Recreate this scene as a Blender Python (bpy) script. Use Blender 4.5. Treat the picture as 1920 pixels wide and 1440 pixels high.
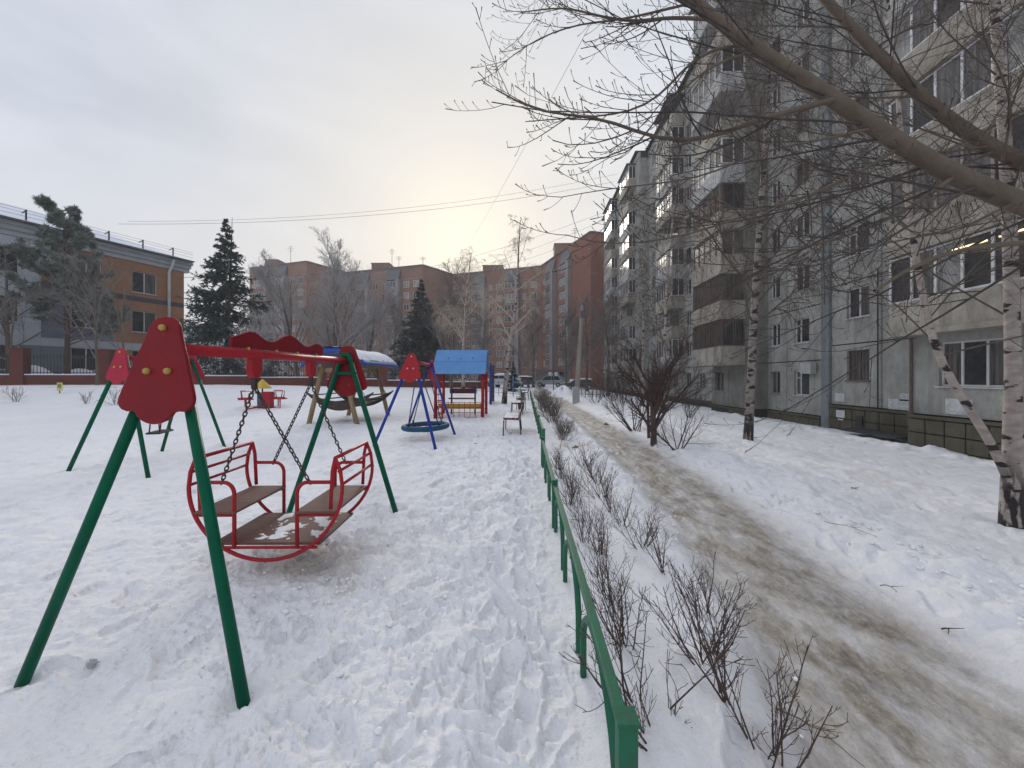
import bpy, math, random
import numpy as np
from mathutils import Vector, Matrix
PI = math.pi
R = math.radians
sc = bpy.context.scene
for o in list(bpy.data.objects): bpy.data.objects.remove(o)
rng = np.random.default_rng(7)
random.seed(7)

# ------------------------------------------------------------------ camera
FPX, VPX, HOR, CAMH = 750.0, 985.0, 707.0, 1.5
YAW = math.atan((VPX - 960) / FPX)
cam_d = bpy.data.cameras.new('camera')
cam = bpy.data.objects.new('camera', cam_d)
sc.collection.objects.link(cam)
cam.location = (0, 0, CAMH)
cam.rotation_euler = (R(90), 0, YAW)
cam_d.sensor_width = 36
cam_d.lens = FPX / 1920 * 36
cam_d.shift_y = -(720 - HOR) / 1920
cam_d.clip_end = 3000
cam_d.clip_start = 0.05
sc.camera = cam
FWD = Vector((-math.sin(YAW), math.cos(YAW), 0)); RGT = Vector((math.cos(YAW), math.sin(YAW), 0))

# ------------------------------------------------------------------ sky, sun, exposure
SUN_EL, SUN_AZ = R(18.5), math.atan((868 - 960) / FPX) - YAW    # azimuth from +Y, positive to +X
SUN_DIR = Vector((math.sin(SUN_AZ) * math.cos(SUN_EL), math.cos(SUN_AZ) * math.cos(SUN_EL), math.sin(SUN_EL)))
world = bpy.data.worlds.new('World'); sc.world = world; world.use_nodes = True
wn = world.node_tree; wn.nodes.clear(); WL = wn.links.new
def wnode(t, **k):
    n = wn.nodes.new(t)
    for a, b in k.items(): setattr(n, a, b)
    return n
wo = wnode('ShaderNodeOutputWorld'); add = wnode('ShaderNodeAddShader')
sky = wnode('ShaderNodeTexSky', sky_type='NISHITA', sun_disc=False, sun_elevation=SUN_EL, sun_rotation=SUN_AZ, air_density=1.6, dust_density=3.0)
b1 = wnode('ShaderNodeBackground'); b1.inputs['Strength'].default_value = 0.0015
WL(sky.outputs[0], b1.inputs['Color'])
tc = wnode('ShaderNodeTexCoord')
dot = wnode('ShaderNodeVectorMath', operation='DOT_PRODUCT'); dot.inputs[1].default_value = SUN_DIR
WL(tc.outputs['Generated'], dot.inputs[0])
cl = wnode('ShaderNodeMath', operation='MAXIMUM'); cl.inputs[1].default_value = 0.0
WL(dot.outputs['Value'], cl.inputs[0])
def powr(e):
    p = wnode('ShaderNodeMath', operation='POWER'); p.inputs[1].default_value = e
    WL(cl.outputs[0], p.inputs[0]); return p
mp = wnode('ShaderNodeMapping'); mp.inputs['Scale'].default_value = (1.0, 1.0, 2.4); mp.inputs['Rotation'].default_value = (0.2, 0.5, 0.3)
WL(tc.outputs['Generated'], mp.inputs['Vector'])
nz = wnode('ShaderNodeTexNoise'); nz.inputs['Scale'].default_value = 1.5; nz.inputs['Detail'].default_value = 6; nz.inputs['Roughness'].default_value = 0.5; nz.inputs['Distortion'].default_value = 0.6
WL(mp.outputs[0], nz.inputs['Vector'])
rp = wnode('ShaderNodeValToRGB'); rp.color_ramp.elements[0].position = 0.34; rp.color_ramp.elements[1].position = 0.66
rp.color_ramp.elements[0].color = (0.40, 0.44, 0.52, 1); rp.color_ramp.elements[1].color = (0.58, 0.62, 0.70, 1)
WL(nz.outputs['Fac'], rp.inputs[0])
def mixc(a, b, fac, mode='MIX'):
    m = wnode('ShaderNodeMix', data_type='RGBA', blend_type=mode)
    if isinstance(fac, float): m.inputs[0].default_value = fac
    else: WL(fac, m.inputs[0])
    for i, v in ((6, a), (7, b)):
        if isinstance(v, tuple): m.inputs[i].default_value = v
        else: WL(v, m.inputs[i])
    return m.outputs[2]
sp = wnode('ShaderNodeSeparateXYZ'); WL(tc.outputs['Generated'], sp.inputs[0])
hz = wnode('ShaderNodeMapRange'); hz.inputs[1].default_value = 0.0; hz.inputs[2].default_value = 0.42; hz.inputs[3].default_value = 0.8; hz.inputs[4].default_value = 0.0; hz.clamp = True
WL(sp.outputs['Z'], hz.inputs[0])
c1 = mixc(rp.outputs[0], (0.57, 0.545, 0.53, 1), hz.outputs[0])           # paler and warmer towards the horizon
c2 = mixc(c1, (0.655, 0.62, 0.565, 1), powr(9.0).outputs[0])               # warm wide glow of the veiled sun
g2 = wnode('ShaderNodeMath', operation='MULTIPLY'); g2.inputs[1].default_value = 0.55; WL(powr(95.0).outputs[0], g2.inputs[0])
c3 = mixc(c2, (0.84, 0.79, 0.66, 1), g2.outputs[0])
b2 = wnode('ShaderNodeBackground'); b2.inputs['Strength'].default_value = 1.0
WL(c3, b2.inputs['Color']); WL(b1.outputs[0], add.inputs[0]); WL(b2.outputs[0], add.inputs[1]); WL(add.outputs[0], wo.inputs['Surface'])
sun_d = bpy.data.lights.new('sun', 'SUN'); sun_d.energy = 1.5; sun_d.angle = R(16); sun_d.color = (1, 0.93, 0.82)
sun = bpy.data.objects.new('sun', sun_d); sc.collection.objects.link(sun)
sun.rotation_euler = SUN_DIR.to_track_quat('Z', 'Y').to_euler(); sun.location = (0, 0, 60)
sc.view_settings.view_transform = 'Standard'; sc.view_settings.look = 'None'
sc.view_settings.exposure = 0.42; sc.view_settings.gamma = 1.0; sc.view_settings.use_curve_mapping = False
sc.cycles.use_denoising = True
sc.cycles.max_bounces = 6; sc.cycles.diffuse_bounces = 3; sc.cycles.glossy_bounces = 3; sc.cycles.transmission_bounces = 4; sc.cycles.volume_bounces = 1

# ------------------------------------------------------------------ helpers
COL = sc.collection
def tag(o, label=None, cat=None, group=None, kind=None):
    for k, v in (('label', label), ('category', cat), ('group', group), ('kind', kind)):
        if v: o[k] = v
    return o
def empty(name, loc, label=None, cat=None, group=None, rz=0):
    o = bpy.data.objects.new(name, None); COL.objects.link(o); o.location = loc; o.rotation_euler = (0, 0, rz)
    o.empty_display_size = 0.2
    return tag(o, label, cat, group)
def wloc(p):
    v = Vector((0, 0, 0))
    while p is not None: v = v + p.location; p = p.parent
    return v
def link(name, me, parent=None, loc=(0, 0, 0), rz=0):
    o = bpy.data.objects.new(name, me); COL.objects.link(o); o.location = loc
    if rz: o.rotation_euler = (0, 0, rz)
    if parent: o.parent = parent
    return o
def copy_tree(o, parent=None):
    c = o.copy(); COL.objects.link(c); c.parent = parent
    for ch in list(o.children): copy_tree(ch, c)
    return c
def mesh_np(name, V, F, mats=(), smooth=True, mi=None):
    V = np.asarray(V, dtype=np.float32); F = np.asarray(F, dtype=np.int32)
    me = bpy.data.meshes.new(name); me.vertices.add(len(V)); me.vertices.foreach_set('co', V.ravel())
    n, k = F.shape
    me.loops.add(n * k); me.loops.foreach_set('vertex_index', F.ravel())
    me.polygons.add(n); me.polygons.foreach_set('loop_start', np.arange(0, n * k, k, dtype=np.int32))
    for m in mats: me.materials.append(m)
    if mi is not None: me.polygons.foreach_set('material_index', np.asarray(mi, dtype=np.int32))
    me.polygons.foreach_set('use_smooth', np.full(n, smooth))
    me.update(calc_edges=True); me.validate()
    return me
class MB:
    def __init__(s): s.v = []; s.f = []
    def box(s, c, d, ax=None):
        """c centre, d full sizes, ax optional 3 axes"""
        c = Vector(c); A = ax or (Vector((1, 0, 0)), Vector((0, 1, 0)), Vector((0, 0, 1)))
        b = len(s.v)
        for k in (-.5, .5):
            for j in (-.5, .5):
                for i in (-.5, .5): s.v.append(tuple(c + A[0] * (i * d[0]) + A[1] * (j * d[1]) + A[2] * (k * d[2])))
        for q in ((0, 2, 3, 1), (4, 5, 7, 6), (0, 1, 5, 4), (2, 6, 7, 3), (0, 4, 6, 2), (1, 3, 7, 5)): s.f.append(tuple(b + i for i in q))
        return s
    def bar(s, a, b, w, h=None, up=(0, 0, 1)):
        a = Vector(a); b = Vector(b); t = (b - a); L = t.length; t.normalize()
        u = t.cross(Vector(up))
        if u.length < 1e-4: u = t.cross(Vector((1, 0, 0)))
        u.normalize(); v = u.cross(t)
        return s.box((a + b) / 2, (w, L, h or w), (u, t, v))
    def tube(s, pts, r, n=8, cap=True, closed=False):
        P = [Vector(p) for p in pts]; m = len(P)
        rr = r if isinstance(r, (list, tuple)) else [r] * m
        b = len(s.v); U = None
        for i, p in enumerate(P):
            if closed: t = P[(i + 1) % m] - P[i - 1]
            else: t = P[min(i + 1, m - 1)] - P[max(i - 1, 0)]
            t.normalize()
            if U is None:
                U = t.cross(Vector((0, 0, 1)))
                if U.length < 1e-3: U = t.cross(Vector((1, 0, 0)))
            else: U = U - t * U.dot(t)
            U.normalize(); V = t.cross(U)
            for k in range(n):
                a = 2 * PI * k / n; s.v.append(tuple(p + (U * math.cos(a) + V * math.sin(a)) * rr[i]))
        for i in range(m if closed else m - 1):
            i2 = (i + 1) % m
            for k in range(n):
                k2 = (k + 1) % n; s.f.append((b + i * n + k, b + i * n + k2, b + i2 * n + k2, b + i2 * n + k))
        if cap and not closed:
            s.f.append(tuple(b + k for k in range(n))[::-1]); s.f.append(tuple(b + (m - 1) * n + k for k in range(n)))
        return s
    def prism(s, poly, o, u, v, w, t):
        """polygon of (a, b) in plane u, v at origin o, extruded t along w (centred)"""
        o, u, v, w = Vector(o), Vector(u), Vector(v), Vector(w); b = len(s.v); n = len(poly)
        for k in (-.5, .5):
            for (x, y) in poly: s.v.append(tuple(o + u * x + v * y + w * (k * t)))
        s.f.append(tuple(b + i for i in range(n))[::-1]); s.f.append(tuple(b + n + i for i in range(n)))
        for i in range(n):
            j = (i + 1) % n; s.f.append((b + i, b + j, b + n + j, b + n + i))
        return s
    def lathe(s, prof, c, n=12, ax=None):
        c = Vector(c); A = ax or (Vector((1, 0, 0)), Vector((0, 1, 0)), Vector((0, 0, 1))); b = len(s.v); m = len(prof)
        for (r, z) in prof:
            for k in range(n):
                a = 2 * PI * k / n; s.v.append(tuple(c + A[0] * (r * math.cos(a)) + A[1] * (r * math.sin(a)) + A[2] * z))
        for i in range(m - 1):
            for k in range(n):
                k2 = (k + 1) % n; s.f.append((b + i * n + k, b + i * n + k2, b + (i + 1) * n + k2, b + (i + 1) * n + k))
        s.f.append(tuple(b + k for k in range(n))[::-1]); s.f.append(tuple(b + (m - 1) * n + k for k in range(n)))
        return s
    def grid(s, rows):
        b = len(s.v); m = len(rows[0])
        for r_ in rows: s.v.extend(tuple(p) for p in r_)
        for i in range(len(rows) - 1):
            for k in range(m - 1): s.f.append((b + i * m + k, b + i * m + k + 1, b + (i + 1) * m + k + 1, b + (i + 1) * m + k))
        return s
    def mesh(s, name, m, off=(0, 0, 0), smooth=False, bevel=0):
        off = Vector(off)
        me = bpy.data.meshes.new(name); me.from_pydata([tuple(Vector(p) - off) for p in s.v], [], s.f)
        for q in (m if isinstance(m, (list, tuple)) else [m]): me.materials.append(q)
        if smooth: me.polygons.foreach_set('use_smooth', [True] * len(me.polygons))
        me.update(); return me
    def build(s, name, m, parent=None, smooth=False, bevel=0.0):
        """vertices are in world coordinates; the object hangs under parent"""
        o = link(name, s.mesh(name, m, wloc(parent) if parent else (0, 0, 0), smooth), parent)
        if bevel:
            bv = o.modifiers.new('bevel', 'BEVEL'); bv.width = bevel; bv.segments = 2; bv.limit_method = 'ANGLE'
        return o

# batched tubes for branches
def tubes(P, Rr, s):
    N, n, _ = P.shape
    T = np.gradient(P, axis=1); T /= np.linalg.norm(T, axis=2, keepdims=True) + 1e-9
    m = T.mean(axis=1); ref = np.where(np.abs(m[:, 2:3]) < 0.85, np.array([[0., 0., 1.]]), np.array([[1., 0., 0.]]))
    U = np.cross(T, ref[:, None, :]); U /= np.linalg.norm(U, axis=2, keepdims=True) + 1e-9
    V = np.cross(T, U)
    a = np.arange(s) * 2 * PI / s
    ring = U[:, :, None, :] * np.cos(a)[None, None, :, None] + V[:, :, None, :] * np.sin(a)[None, None, :, None]
    vs = P[:, :, None, :] + ring * Rr[:, :, None, None]
    idx = np.arange(N * n * s).reshape(N, n, s)
    a0 = idx[:, :-1, :]; a1 = np.roll(a0, -1, axis=2); b0 = idx[:, 1:, :]; b1_ = np.roll(b0, -1, axis=2)
    return vs.reshape(-1, 3), np.stack([a0, a1, b1_, b0], axis=-1).reshape(-1, 4)
def join_geo(lst):
    V = []; F = []; b = 0
    for v, f in lst: V.append(v); F.append(f + b); b += len(v)
    return np.concatenate(V), np.concatenate(F)
def curve_batch(P0, D, L, n, trop, wig, g, curl=0.0):
    """n points; direction bends by trop (z), by wig (random) and by curl (z, growing to the tip)"""
    N = len(P0); out = np.zeros((N, n, 3)); out[:, 0] = P0; d = D / (np.linalg.norm(D, axis=1, keepdims=True) + 1e-9)
    for i in range(1, n):
        d = d + g.normal(0, wig, (N, 3)); d[:, 2] += (trop + curl * i / n) / n
        d /= np.linalg.norm(d, axis=1, keepdims=True) + 1e-9
        out[:, i] = out[:, i - 1] + d * (L / (n - 1))[:, None]
    return out
def grow(P, Rr, k, g, t0=0.25, t1=1.0, ang=45, angj=12, lf=0.5, lj=0.25, rf=0.5, n=4, trop=0.0, wig=0.12, curl=0.0, taper=0.35, rmin=0.0015, shape=0.5, bias=None):
    N, m, _ = P.shape
    pl = np.linalg.norm(np.diff(P, axis=1), axis=2).sum(axis=1)
    idx = np.repeat(np.arange(N), k); M = len(idx)
    t = t0 + (t1 - t0) * ((np.tile(np.arange(k), N) + g.random(M)) / k)
    x = np.clip(t, 0, 0.999) * (m - 1); i = x.astype(int); f = (x - i)[:, None]
    p = P[idx, i] * (1 - f) + P[idx, i + 1] * f
    T = P[idx, i + 1] - P[idx, i]; T /= np.linalg.norm(T, axis=1, keepdims=True) + 1e-9
    r = Rr[idx, i] * (1 - f[:, 0]) + Rr[idx, i + 1] * f[:, 0]
    q = g.normal(size=(M, 3))
    if bias is not None: q += np.array(bias)
    q -= T * (q * T).sum(axis=1, keepdims=True); q /= np.linalg.norm(q, axis=1, keepdims=True) + 1e-9
    a = np.radians(ang + g.normal(0, angj, M))[:, None]
    D = T * np.cos(a) + q * np.sin(a)
    L = pl[idx] * lf * (1 - shape * (t - t0) / max(t1 - t0, 1e-6)) * (1 + g.uniform(-lj, lj, M))
    C = curve_batch(p, D, L, n, trop, wig, g, curl)
    r0 = np.maximum(r * rf, rmin)
    Rc = r0[:, None] * np.linspace(1, taper, n)[None, :]
    return C, np.maximum(Rc, rmin * 0.7)
def arr(pts): return np.array([[tuple(p) for p in pts]], dtype=float)
def resample(pts, n):
    P = np.array([tuple(p) for p in pts], dtype=float); d = np.r_[0, np.cumsum(np.linalg.norm(np.diff(P, axis=0), axis=1))]
    # smooth by Catmull-like cubic through numpy interpolation on a fine chain
    t = np.linspace(0, d[-1], n); Q = np.stack([np.interp(t, d, P[:, i]) for i in range(3)], 1)
    for _ in range(2): Q[1:-1] = Q[1:-1] * 0.5 + (Q[:-2] + Q[2:]) * 0.25
    return Q[None]

# ------------------------------------------------------------------ materials
def mat(name, c, rough=0.7, c2=None, scale=6.0, bump=0.0, bscale=30.0, metal=0.0, spec=0.5, detail=4, stretch=(1, 1, 1), lo=0.35, hi=0.65, coord='Object', emit=0):
    m = bpy.data.materials.new(name); m.use_nodes = True; nt = m.node_tree; bs = nt.nodes['Principled BSDF']
    bs.inputs['Base Color'].default_value = (*c, 1); bs.inputs['Roughness'].default_value = rough; bs.inputs['Metallic'].default_value = metal
    bs.inputs['Specular IOR Level'].default_value = spec
    if c2 or bump:
        t = nt.nodes.new('ShaderNodeTexCoord'); mpn = nt.nodes.new('ShaderNodeMapping'); mpn.inputs['Scale'].default_value = stretch
        if coord == 'World':
            gm = nt.nodes.new('ShaderNodeNewGeometry'); nt.links.new(gm.outputs['Position'], mpn.inputs['Vector'])
        else: nt.links.new(t.outputs[coord], mpn.inputs['Vector'])
    if c2:
        z = nt.nodes.new('ShaderNodeTexNoise'); z.inputs['Scale'].default_value = scale; z.inputs['Detail'].default_value = detail; z.inputs['Roughness'].default_value = 0.62
        nt.links.new(mpn.outputs[0], z.inputs['Vector'])
        cr = nt.nodes.new('ShaderNodeValToRGB'); cr.color_ramp.elements[0].position = lo; cr.color_ramp.elements[1].position = hi
        cr.color_ramp.elements[0].color = (*c, 1); cr.color_ramp.elements[1].color = (*c2, 1)
        nt.links.new(z.outputs['Fac'], cr.inputs[0]); nt.links.new(cr.outputs[0], bs.inputs['Base Color'])
    if bump:
        z2 = nt.nodes.new('ShaderNodeTexNoise'); z2.inputs['Scale'].default_value = bscale; z2.inputs['Detail'].default_value = 5
        nt.links.new(mpn.outputs[0], z2.inputs['Vector'])
        bp = nt.nodes.new('ShaderNodeBump'); bp.inputs['Strength'].default_value = bump; bp.inputs['Distance'].default_value = 0.02
        nt.links.new(z2.outputs['Fac'], bp.inputs['Height']); nt.links.new(bp.outputs[0], bs.inputs['Normal'])
    return m
M = {}
M['red'] = mat('red_paint', (0.38, 0.016, 0.024), 0.45, (0.33, 0.02, 0.03), 3, 0.06, 25, spec=0.18)
M['redpanel'] = mat('red_plywood', (0.215, 0.008, 0.013), 0.5, (0.175, 0.008, 0.016), 4, 0.08, 60, spec=0.18)
M['pinkpanel'] = mat('faded_red_plywood', (0.42, 0.018, 0.05), 0.5, (0.36, 0.016, 0.045), 4, 0.08, 60, spec=0.18)
M['green'] = mat('green_paint', (0.0, 0.10, 0.052), 0.4, (0.002, 0.078, 0.042), 5, 0.08, 40, spec=0.12)
M['fencegreen'] = mat('fence_green_paint', (0.018, 0.15, 0.08), 0.5, (0.03, 0.115, 0.07), 14, 0.12, 60, spec=0.18)
M['blue'] = mat('blue_paint', (0.018, 0.05, 0.32), 0.45, (0.012, 0.035, 0.24), 5, 0.05, 30, spec=0.18)
M['roofblue'] = mat('light_blue_sheet', (0.11, 0.27, 0.56), 0.5, (0.13, 0.31, 0.62), 2.5, 0.05, 10, spec=0.18)
M['archblue'] = mat('deep_blue_sheet', (0.025, 0.08, 0.33), 0.5, (0.03, 0.10, 0.38), 2, spec=0.18)
M['purple'] = mat('dark_blue_boards', (0.025, 0.022, 0.14), 0.6, (0.04, 0.03, 0.18), 6)
M['tyreblue'] = mat('teal_ring_cover', (0.012, 0.09, 0.17), 0.55, (0.016, 0.07, 0.14), 8, 0.15, 50, spec=0.18)
M['bolt'] = mat('yellow_plastic_cap', (0.42, 0.30, 0.05), 0.4, (0.35, 0.24, 0.05), 40)
M['silverbolt'] = mat('zinc_bolt', (0.55, 0.52, 0.5), 0.4, metal=0.8)
M['chain'] = mat('weathered_chain', (0.03, 0.026, 0.028), 0.6, (0.06, 0.042, 0.036), 60, metal=0.2)
M['rope'] = mat('dark_rope', (0.05, 0.04, 0.05), 0.9)
M['board'] = mat('brown_seat_board', (0.11, 0.045, 0.035), 0.6, (0.15, 0.07, 0.05), 5, 0.2, 40, stretch=(1, 8, 1))
M['wood'] = mat('pale_round_timber', (0.33, 0.235, 0.12), 0.75, (0.22, 0.15, 0.08), 3, 0.3, 20, stretch=(6, 6, 1))
M['yellow'] = mat('yellow_paint', (0.52, 0.31, 0.06), 0.6, (0.42, 0.26, 0.07), 6, spec=0.18)
M['yellowroof'] = mat('bright_yellow_plastic', (0.62, 0.43, 0.03), 0.5, (0.55, 0.36, 0.03), 6)
M['darkwood'] = mat('dark_brown_slats', (0.04, 0.028, 0.022), 0.7, (0.07, 0.045, 0.035), 6, 0.2, 30)
M['benchwood'] = mat('dark_red_slats', (0.10, 0.022, 0.025), 0.6, (0.14, 0.035, 0.035), 6)
M['blackrubber'] = mat('black_rubber', (0.018, 0.018, 0.02), 0.7)
M['iron'] = mat('dark_iron', (0.03, 0.026, 0.026), 0.6)
M['greyiron'] = mat('grey_iron', (0.09, 0.09, 0.1), 0.6)
M['bin'] = mat('grey_blue_bin', (0.09, 0.11, 0.14), 0.6, (0.06, 0.07, 0.09), 8)
M['signyellow'] = mat('yellow_sign_board', (0.62, 0.55, 0.16), 0.6, (0.55, 0.5, 0.2), 6)
M['signgreen'] = mat('green_sign_print', (0.10, 0.16, 0.05), 0.6, (0.3, 0.28, 0.1), 20)
M['snowcap'] = mat('settled_snow', (0.93, 0.93, 0.945), 0.75, (0.87, 0.87, 0.895), 3, 0.35, 9, coord='World')
M['roofsnow'] = mat('roof_snow', (0.74, 0.78, 0.86), 0.8, (0.66, 0.70, 0.79), 0.6, 0.2, 2, coord='World')
def wear(m, col, scale=9.0, lo=0.66, hi=0.69, amt=0.8):
    nt = m.node_tree; bs = nt.nodes['Principled BSDF']; src = bs.inputs['Base Color'].links[0].from_socket
    t = nt.nodes.new('ShaderNodeTexCoord'); z = nt.nodes.new('ShaderNodeTexNoise'); z.inputs['Scale'].default_value = scale; z.inputs['Detail'].default_value = 8; z.inputs['Roughness'].default_value = 0.7
    nt.links.new(t.outputs['Object'], z.inputs['Vector'])
    mr = nt.nodes.new('ShaderNodeMapRange'); mr.inputs[1].default_value = lo; mr.inputs[2].default_value = hi; mr.inputs[4].default_value = amt; nt.links.new(z.outputs['Fac'], mr.inputs[0])
    mx = nt.nodes.new('ShaderNodeMix'); mx.data_type = 'RGBA'; nt.links.new(mr.outputs[0], mx.inputs[0]); nt.links.new(src, mx.inputs[6]); mx.inputs[7].default_value = (*col, 1)
    nt.links.new(mx.outputs[2], bs.inputs['Base Color'])
for k_, c_, sc_k in (('green', (0.07, 0.055, 0.04), 14), ('fencegreen', (0.09, 0.075, 0.055), 22), ('red', (0.16, 0.07, 0.05), 16), ('redpanel', (0.30, 0.10, 0.09), 10), ('blue', (0.12, 0.1, 0.1), 14), ('roofblue', (0.2, 0.28, 0.4), 5)): wear(M[k_], c_, sc_k)
def concrete(name, c, c2, streak=0.5):
    """washed pebble concrete: fine grain, large stains, rain streaks"""
    m = mat(name, c, 0.9, c2, 0.9, 0.4, 14, coord='World', detail=9, lo=0.36, hi=0.66, spec=0.2)
    nt = m.node_tree; bs = nt.nodes['Principled BSDF']; src = bs.inputs['Base Color'].links[0].from_socket
    gm = nt.nodes.new('ShaderNodeNewGeometry')
    def noise(scale, st, det=5):
        q = nt.nodes.new('ShaderNodeMapping'); q.inputs['Scale'].default_value = st; nt.links.new(gm.outputs['Position'], q.inputs['Vector'])
        z = nt.nodes.new('ShaderNodeTexNoise'); z.inputs['Scale'].default_value = scale; z.inputs['Detail'].default_value = det; z.inputs['Roughness'].default_value = 0.7
        nt.links.new(q.outputs[0], z.inputs['Vector']); return z.outputs['Fac']
    prev = src
    for fac, lo_, hi_, col, amt in ((noise(1.6, (1, 1, 0.09)), 0.5, 0.72, (c[0] * .5, c[1] * .47, c[2] * .44), streak), (noise(4.5, (1, 1, 0.6), 8), 0.46, 0.62, (c[0] * .55, c[1] * .53, c[2] * .5), 0.32), (noise(24, (1, 1, 1), 3), 0.42, 0.62, (c[0] * 1.3, c[1] * 1.3, c[2] * 1.3), 0.22)):
        mr = nt.nodes.new('ShaderNodeMapRange'); mr.inputs[1].default_value = lo_; mr.inputs[2].default_value = hi_; mr.inputs[4].default_value = amt; nt.links.new(fac, mr.inputs[0])
        mx = nt.nodes.new('ShaderNodeMix'); mx.data_type = 'RGBA'; nt.links.new(mr.outputs[0], mx.inputs[0]); nt.links.new(prev, mx.inputs[6]); mx.inputs[7].default_value = (*col, 1)
        prev = mx.outputs[2]
    nt.links.new(prev, bs.inputs['Base Color']); return m
M['panel'] = concrete('grey_pebble_panel', (0.285, 0.285, 0.265), (0.42, 0.42, 0.39), 0.7)
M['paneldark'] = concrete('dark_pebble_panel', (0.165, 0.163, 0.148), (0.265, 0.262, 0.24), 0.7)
M['parapet'] = concrete('brownish_balcony_panel', (0.27, 0.25, 0.215), (0.43, 0.405, 0.355), 0.85)
M['balconywhite'] = concrete('pale_balcony_cladding', (0.38, 0.392, 0.39), (0.5, 0.505, 0.5), 0.6)
M['plinth'] = concrete('mossy_plinth_block', (0.085, 0.078, 0.055), (0.13, 0.12, 0.09), 0.6)
M['joint'] = mat('dark_joint', (0.035, 0.033, 0.033), 0.9)
M['strip'] = concrete('blue_grey_joint_cover', (0.17, 0.195, 0.20), (0.24, 0.27, 0.275))
M['whitepaint'] = mat('white_patch_paint', (0.6, 0.61, 0.62), 0.85, (0.4, 0.41, 0.41), 7, coord='World')
M['frame'] = mat('white_window_frame', (0.62, 0.63, 0.64), 0.5, (0.5, 0.5, 0.5), 3, coord='World')
M['oldframe'] = mat('peeling_window_frame', (0.34, 0.31, 0.27), 0.7, (0.22, 0.18, 0.15), 9, coord='World')
M['brownframe'] = mat('brown_timber_frame', (0.085, 0.06, 0.048), 0.7, (0.13, 0.095, 0.078), 9, coord='World')
M['glass'] = mat('dark_window_glass', (0.022, 0.023, 0.026), 0.2, (0.06, 0.06, 0.062), 1.2, coord='World', spec=0.25)
M['glass2'] = mat('curtained_window_glass', (0.14, 0.13, 0.12), 0.15, (0.03, 0.03, 0.033), 1.7, coord='World', stretch=(1, 6, 0.4))
M['glass_refl_tint'] = mat('painted_reflection_glass', (0.30, 0.30, 0.29), 0.5, (0.14, 0.14, 0.14), 1.5, coord='World', spec=0.15)  # bright reflections put into the pane's pale base colour
M['lamp'] = bpy.data.materials.new('lit_tube_lamp'); M['lamp'].use_nodes = True
_b = M['lamp'].node_tree.nodes['Principled BSDF']; _b.inputs['Emission Color'].default_value = (1, 0.75, 0.3, 1); _b.inputs['Emission Strength'].default_value = 1.6
M['brick'] = mat('red_brick_facade', (0.235, 0.125, 0.085), 0.9, (0.18, 0.098, 0.07), 0.35, coord='World', detail=7)
M['brickdark'] = mat('deep_red_brick_facade', (0.24, 0.095, 0.062), 0.9, (0.185, 0.075, 0.05), 0.35, coord='World', detail=7)
M['brickgrey'] = mat('grey_loggia_wall', (0.27, 0.255, 0.25), 0.9, (0.21, 0.195, 0.19), 0.3, coord='World')
M['slate'] = mat('dark_grey_metal_cap', (0.085, 0.09, 0.10), 0.6, (0.11, 0.115, 0.13), 1, coord='World')
M['wallbrick'] = mat('fence_brick', (0.15, 0.042, 0.03), 0.9, (0.11, 0.035, 0.028), 2.0, 0.3, 9, coord='World')
M['cladblue'] = mat('blue_grey_cladding', (0.13, 0.155, 0.20), 0.7, (0.155, 0.18, 0.225), 0.5, coord='World')
M['cladwhite'] = mat('pale_grey_cladding', (0.45, 0.48, 0.53), 0.7, (0.40, 0.43, 0.48), 0.5, coord='World')
M['cladorange'] = mat('orange_cladding', (0.33, 0.16, 0.08), 0.75, (0.28, 0.135, 0.07), 0.8, coord='World')
M['cladband'] = mat('dark_band_cladding', (0.055, 0.06, 0.075), 0.7)
M['cornice'] = mat('pale_cornice', (0.42, 0.44, 0.47), 0.7, (0.36, 0.38, 0.41), 1, coord='World')
M['farwall'] = mat('far_pale_building', (0.42, 0.43, 0.44), 0.9, (0.38, 0.39, 0.4), 0.3, coord='World')
M['bark'] = mat('grey_brown_bark', (0.085, 0.067, 0.05), 0.85, (0.14, 0.115, 0.088), 9, 0.5, 40)
M['maplebark'] = mat('smooth_olive_bark', (0.085, 0.065, 0.047), 0.8, (0.14, 0.11, 0.08), 6, 0.35, 35, lo=0.3, hi=0.75)
M['mapletwig'] = mat('purplish_twig', (0.04, 0.03, 0.028), 0.8, (0.07, 0.054, 0.047), 9)
M['darktwig'] = mat('dark_reddish_twig', (0.05, 0.029, 0.026), 0.8, (0.10, 0.066, 0.056), 9)
M['hedgetwig'] = mat('grey_brown_hedge_twig', (0.11, 0.085, 0.075), 0.85, (0.16, 0.13, 0.115), 9)
M['birchtwig'] = mat('birch_twig', (0.075, 0.052, 0.042), 0.85, (0.11, 0.082, 0.066), 3)
M['frosttwig'] = mat('frosted_twig', (0.46, 0.445, 0.44), 0.9, (0.30, 0.285, 0.28), 0.8)
M['frosttwig2'] = mat('lightly_frosted_twig', (0.24, 0.215, 0.20), 0.9, (0.13, 0.11, 0.10), 0.9)
M['goldtwig'] = mat('sun_tinted_frosted_birch_twig', (0.58, 0.50, 0.40), 0.9, (0.42, 0.36, 0.29), 1.2)  # frost colour with warm sunlight painted into it
M['spruce'] = mat('dark_spruce_needles', (0.014, 0.034, 0.03), 0.8, (0.05, 0.078, 0.074), 1.6)
M['spruce2'] = mat('grey_spruce_needles', (0.03, 0.047, 0.042), 0.8, (0.065, 0.085, 0.08), 1.3)
M['pine'] = mat('frosted_pine_needles', (0.085, 0.11, 0.085), 0.8, (0.26, 0.285, 0.265), 1.4)
M['pinebark'] = mat('orange_pine_bark', (0.10, 0.05, 0.035), 0.85, (0.07, 0.05, 0.045), 1.5)
M['post'] = concrete('pale_lamp_post', (0.27, 0.25, 0.215), (0.34, 0.315, 0.27))
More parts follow.
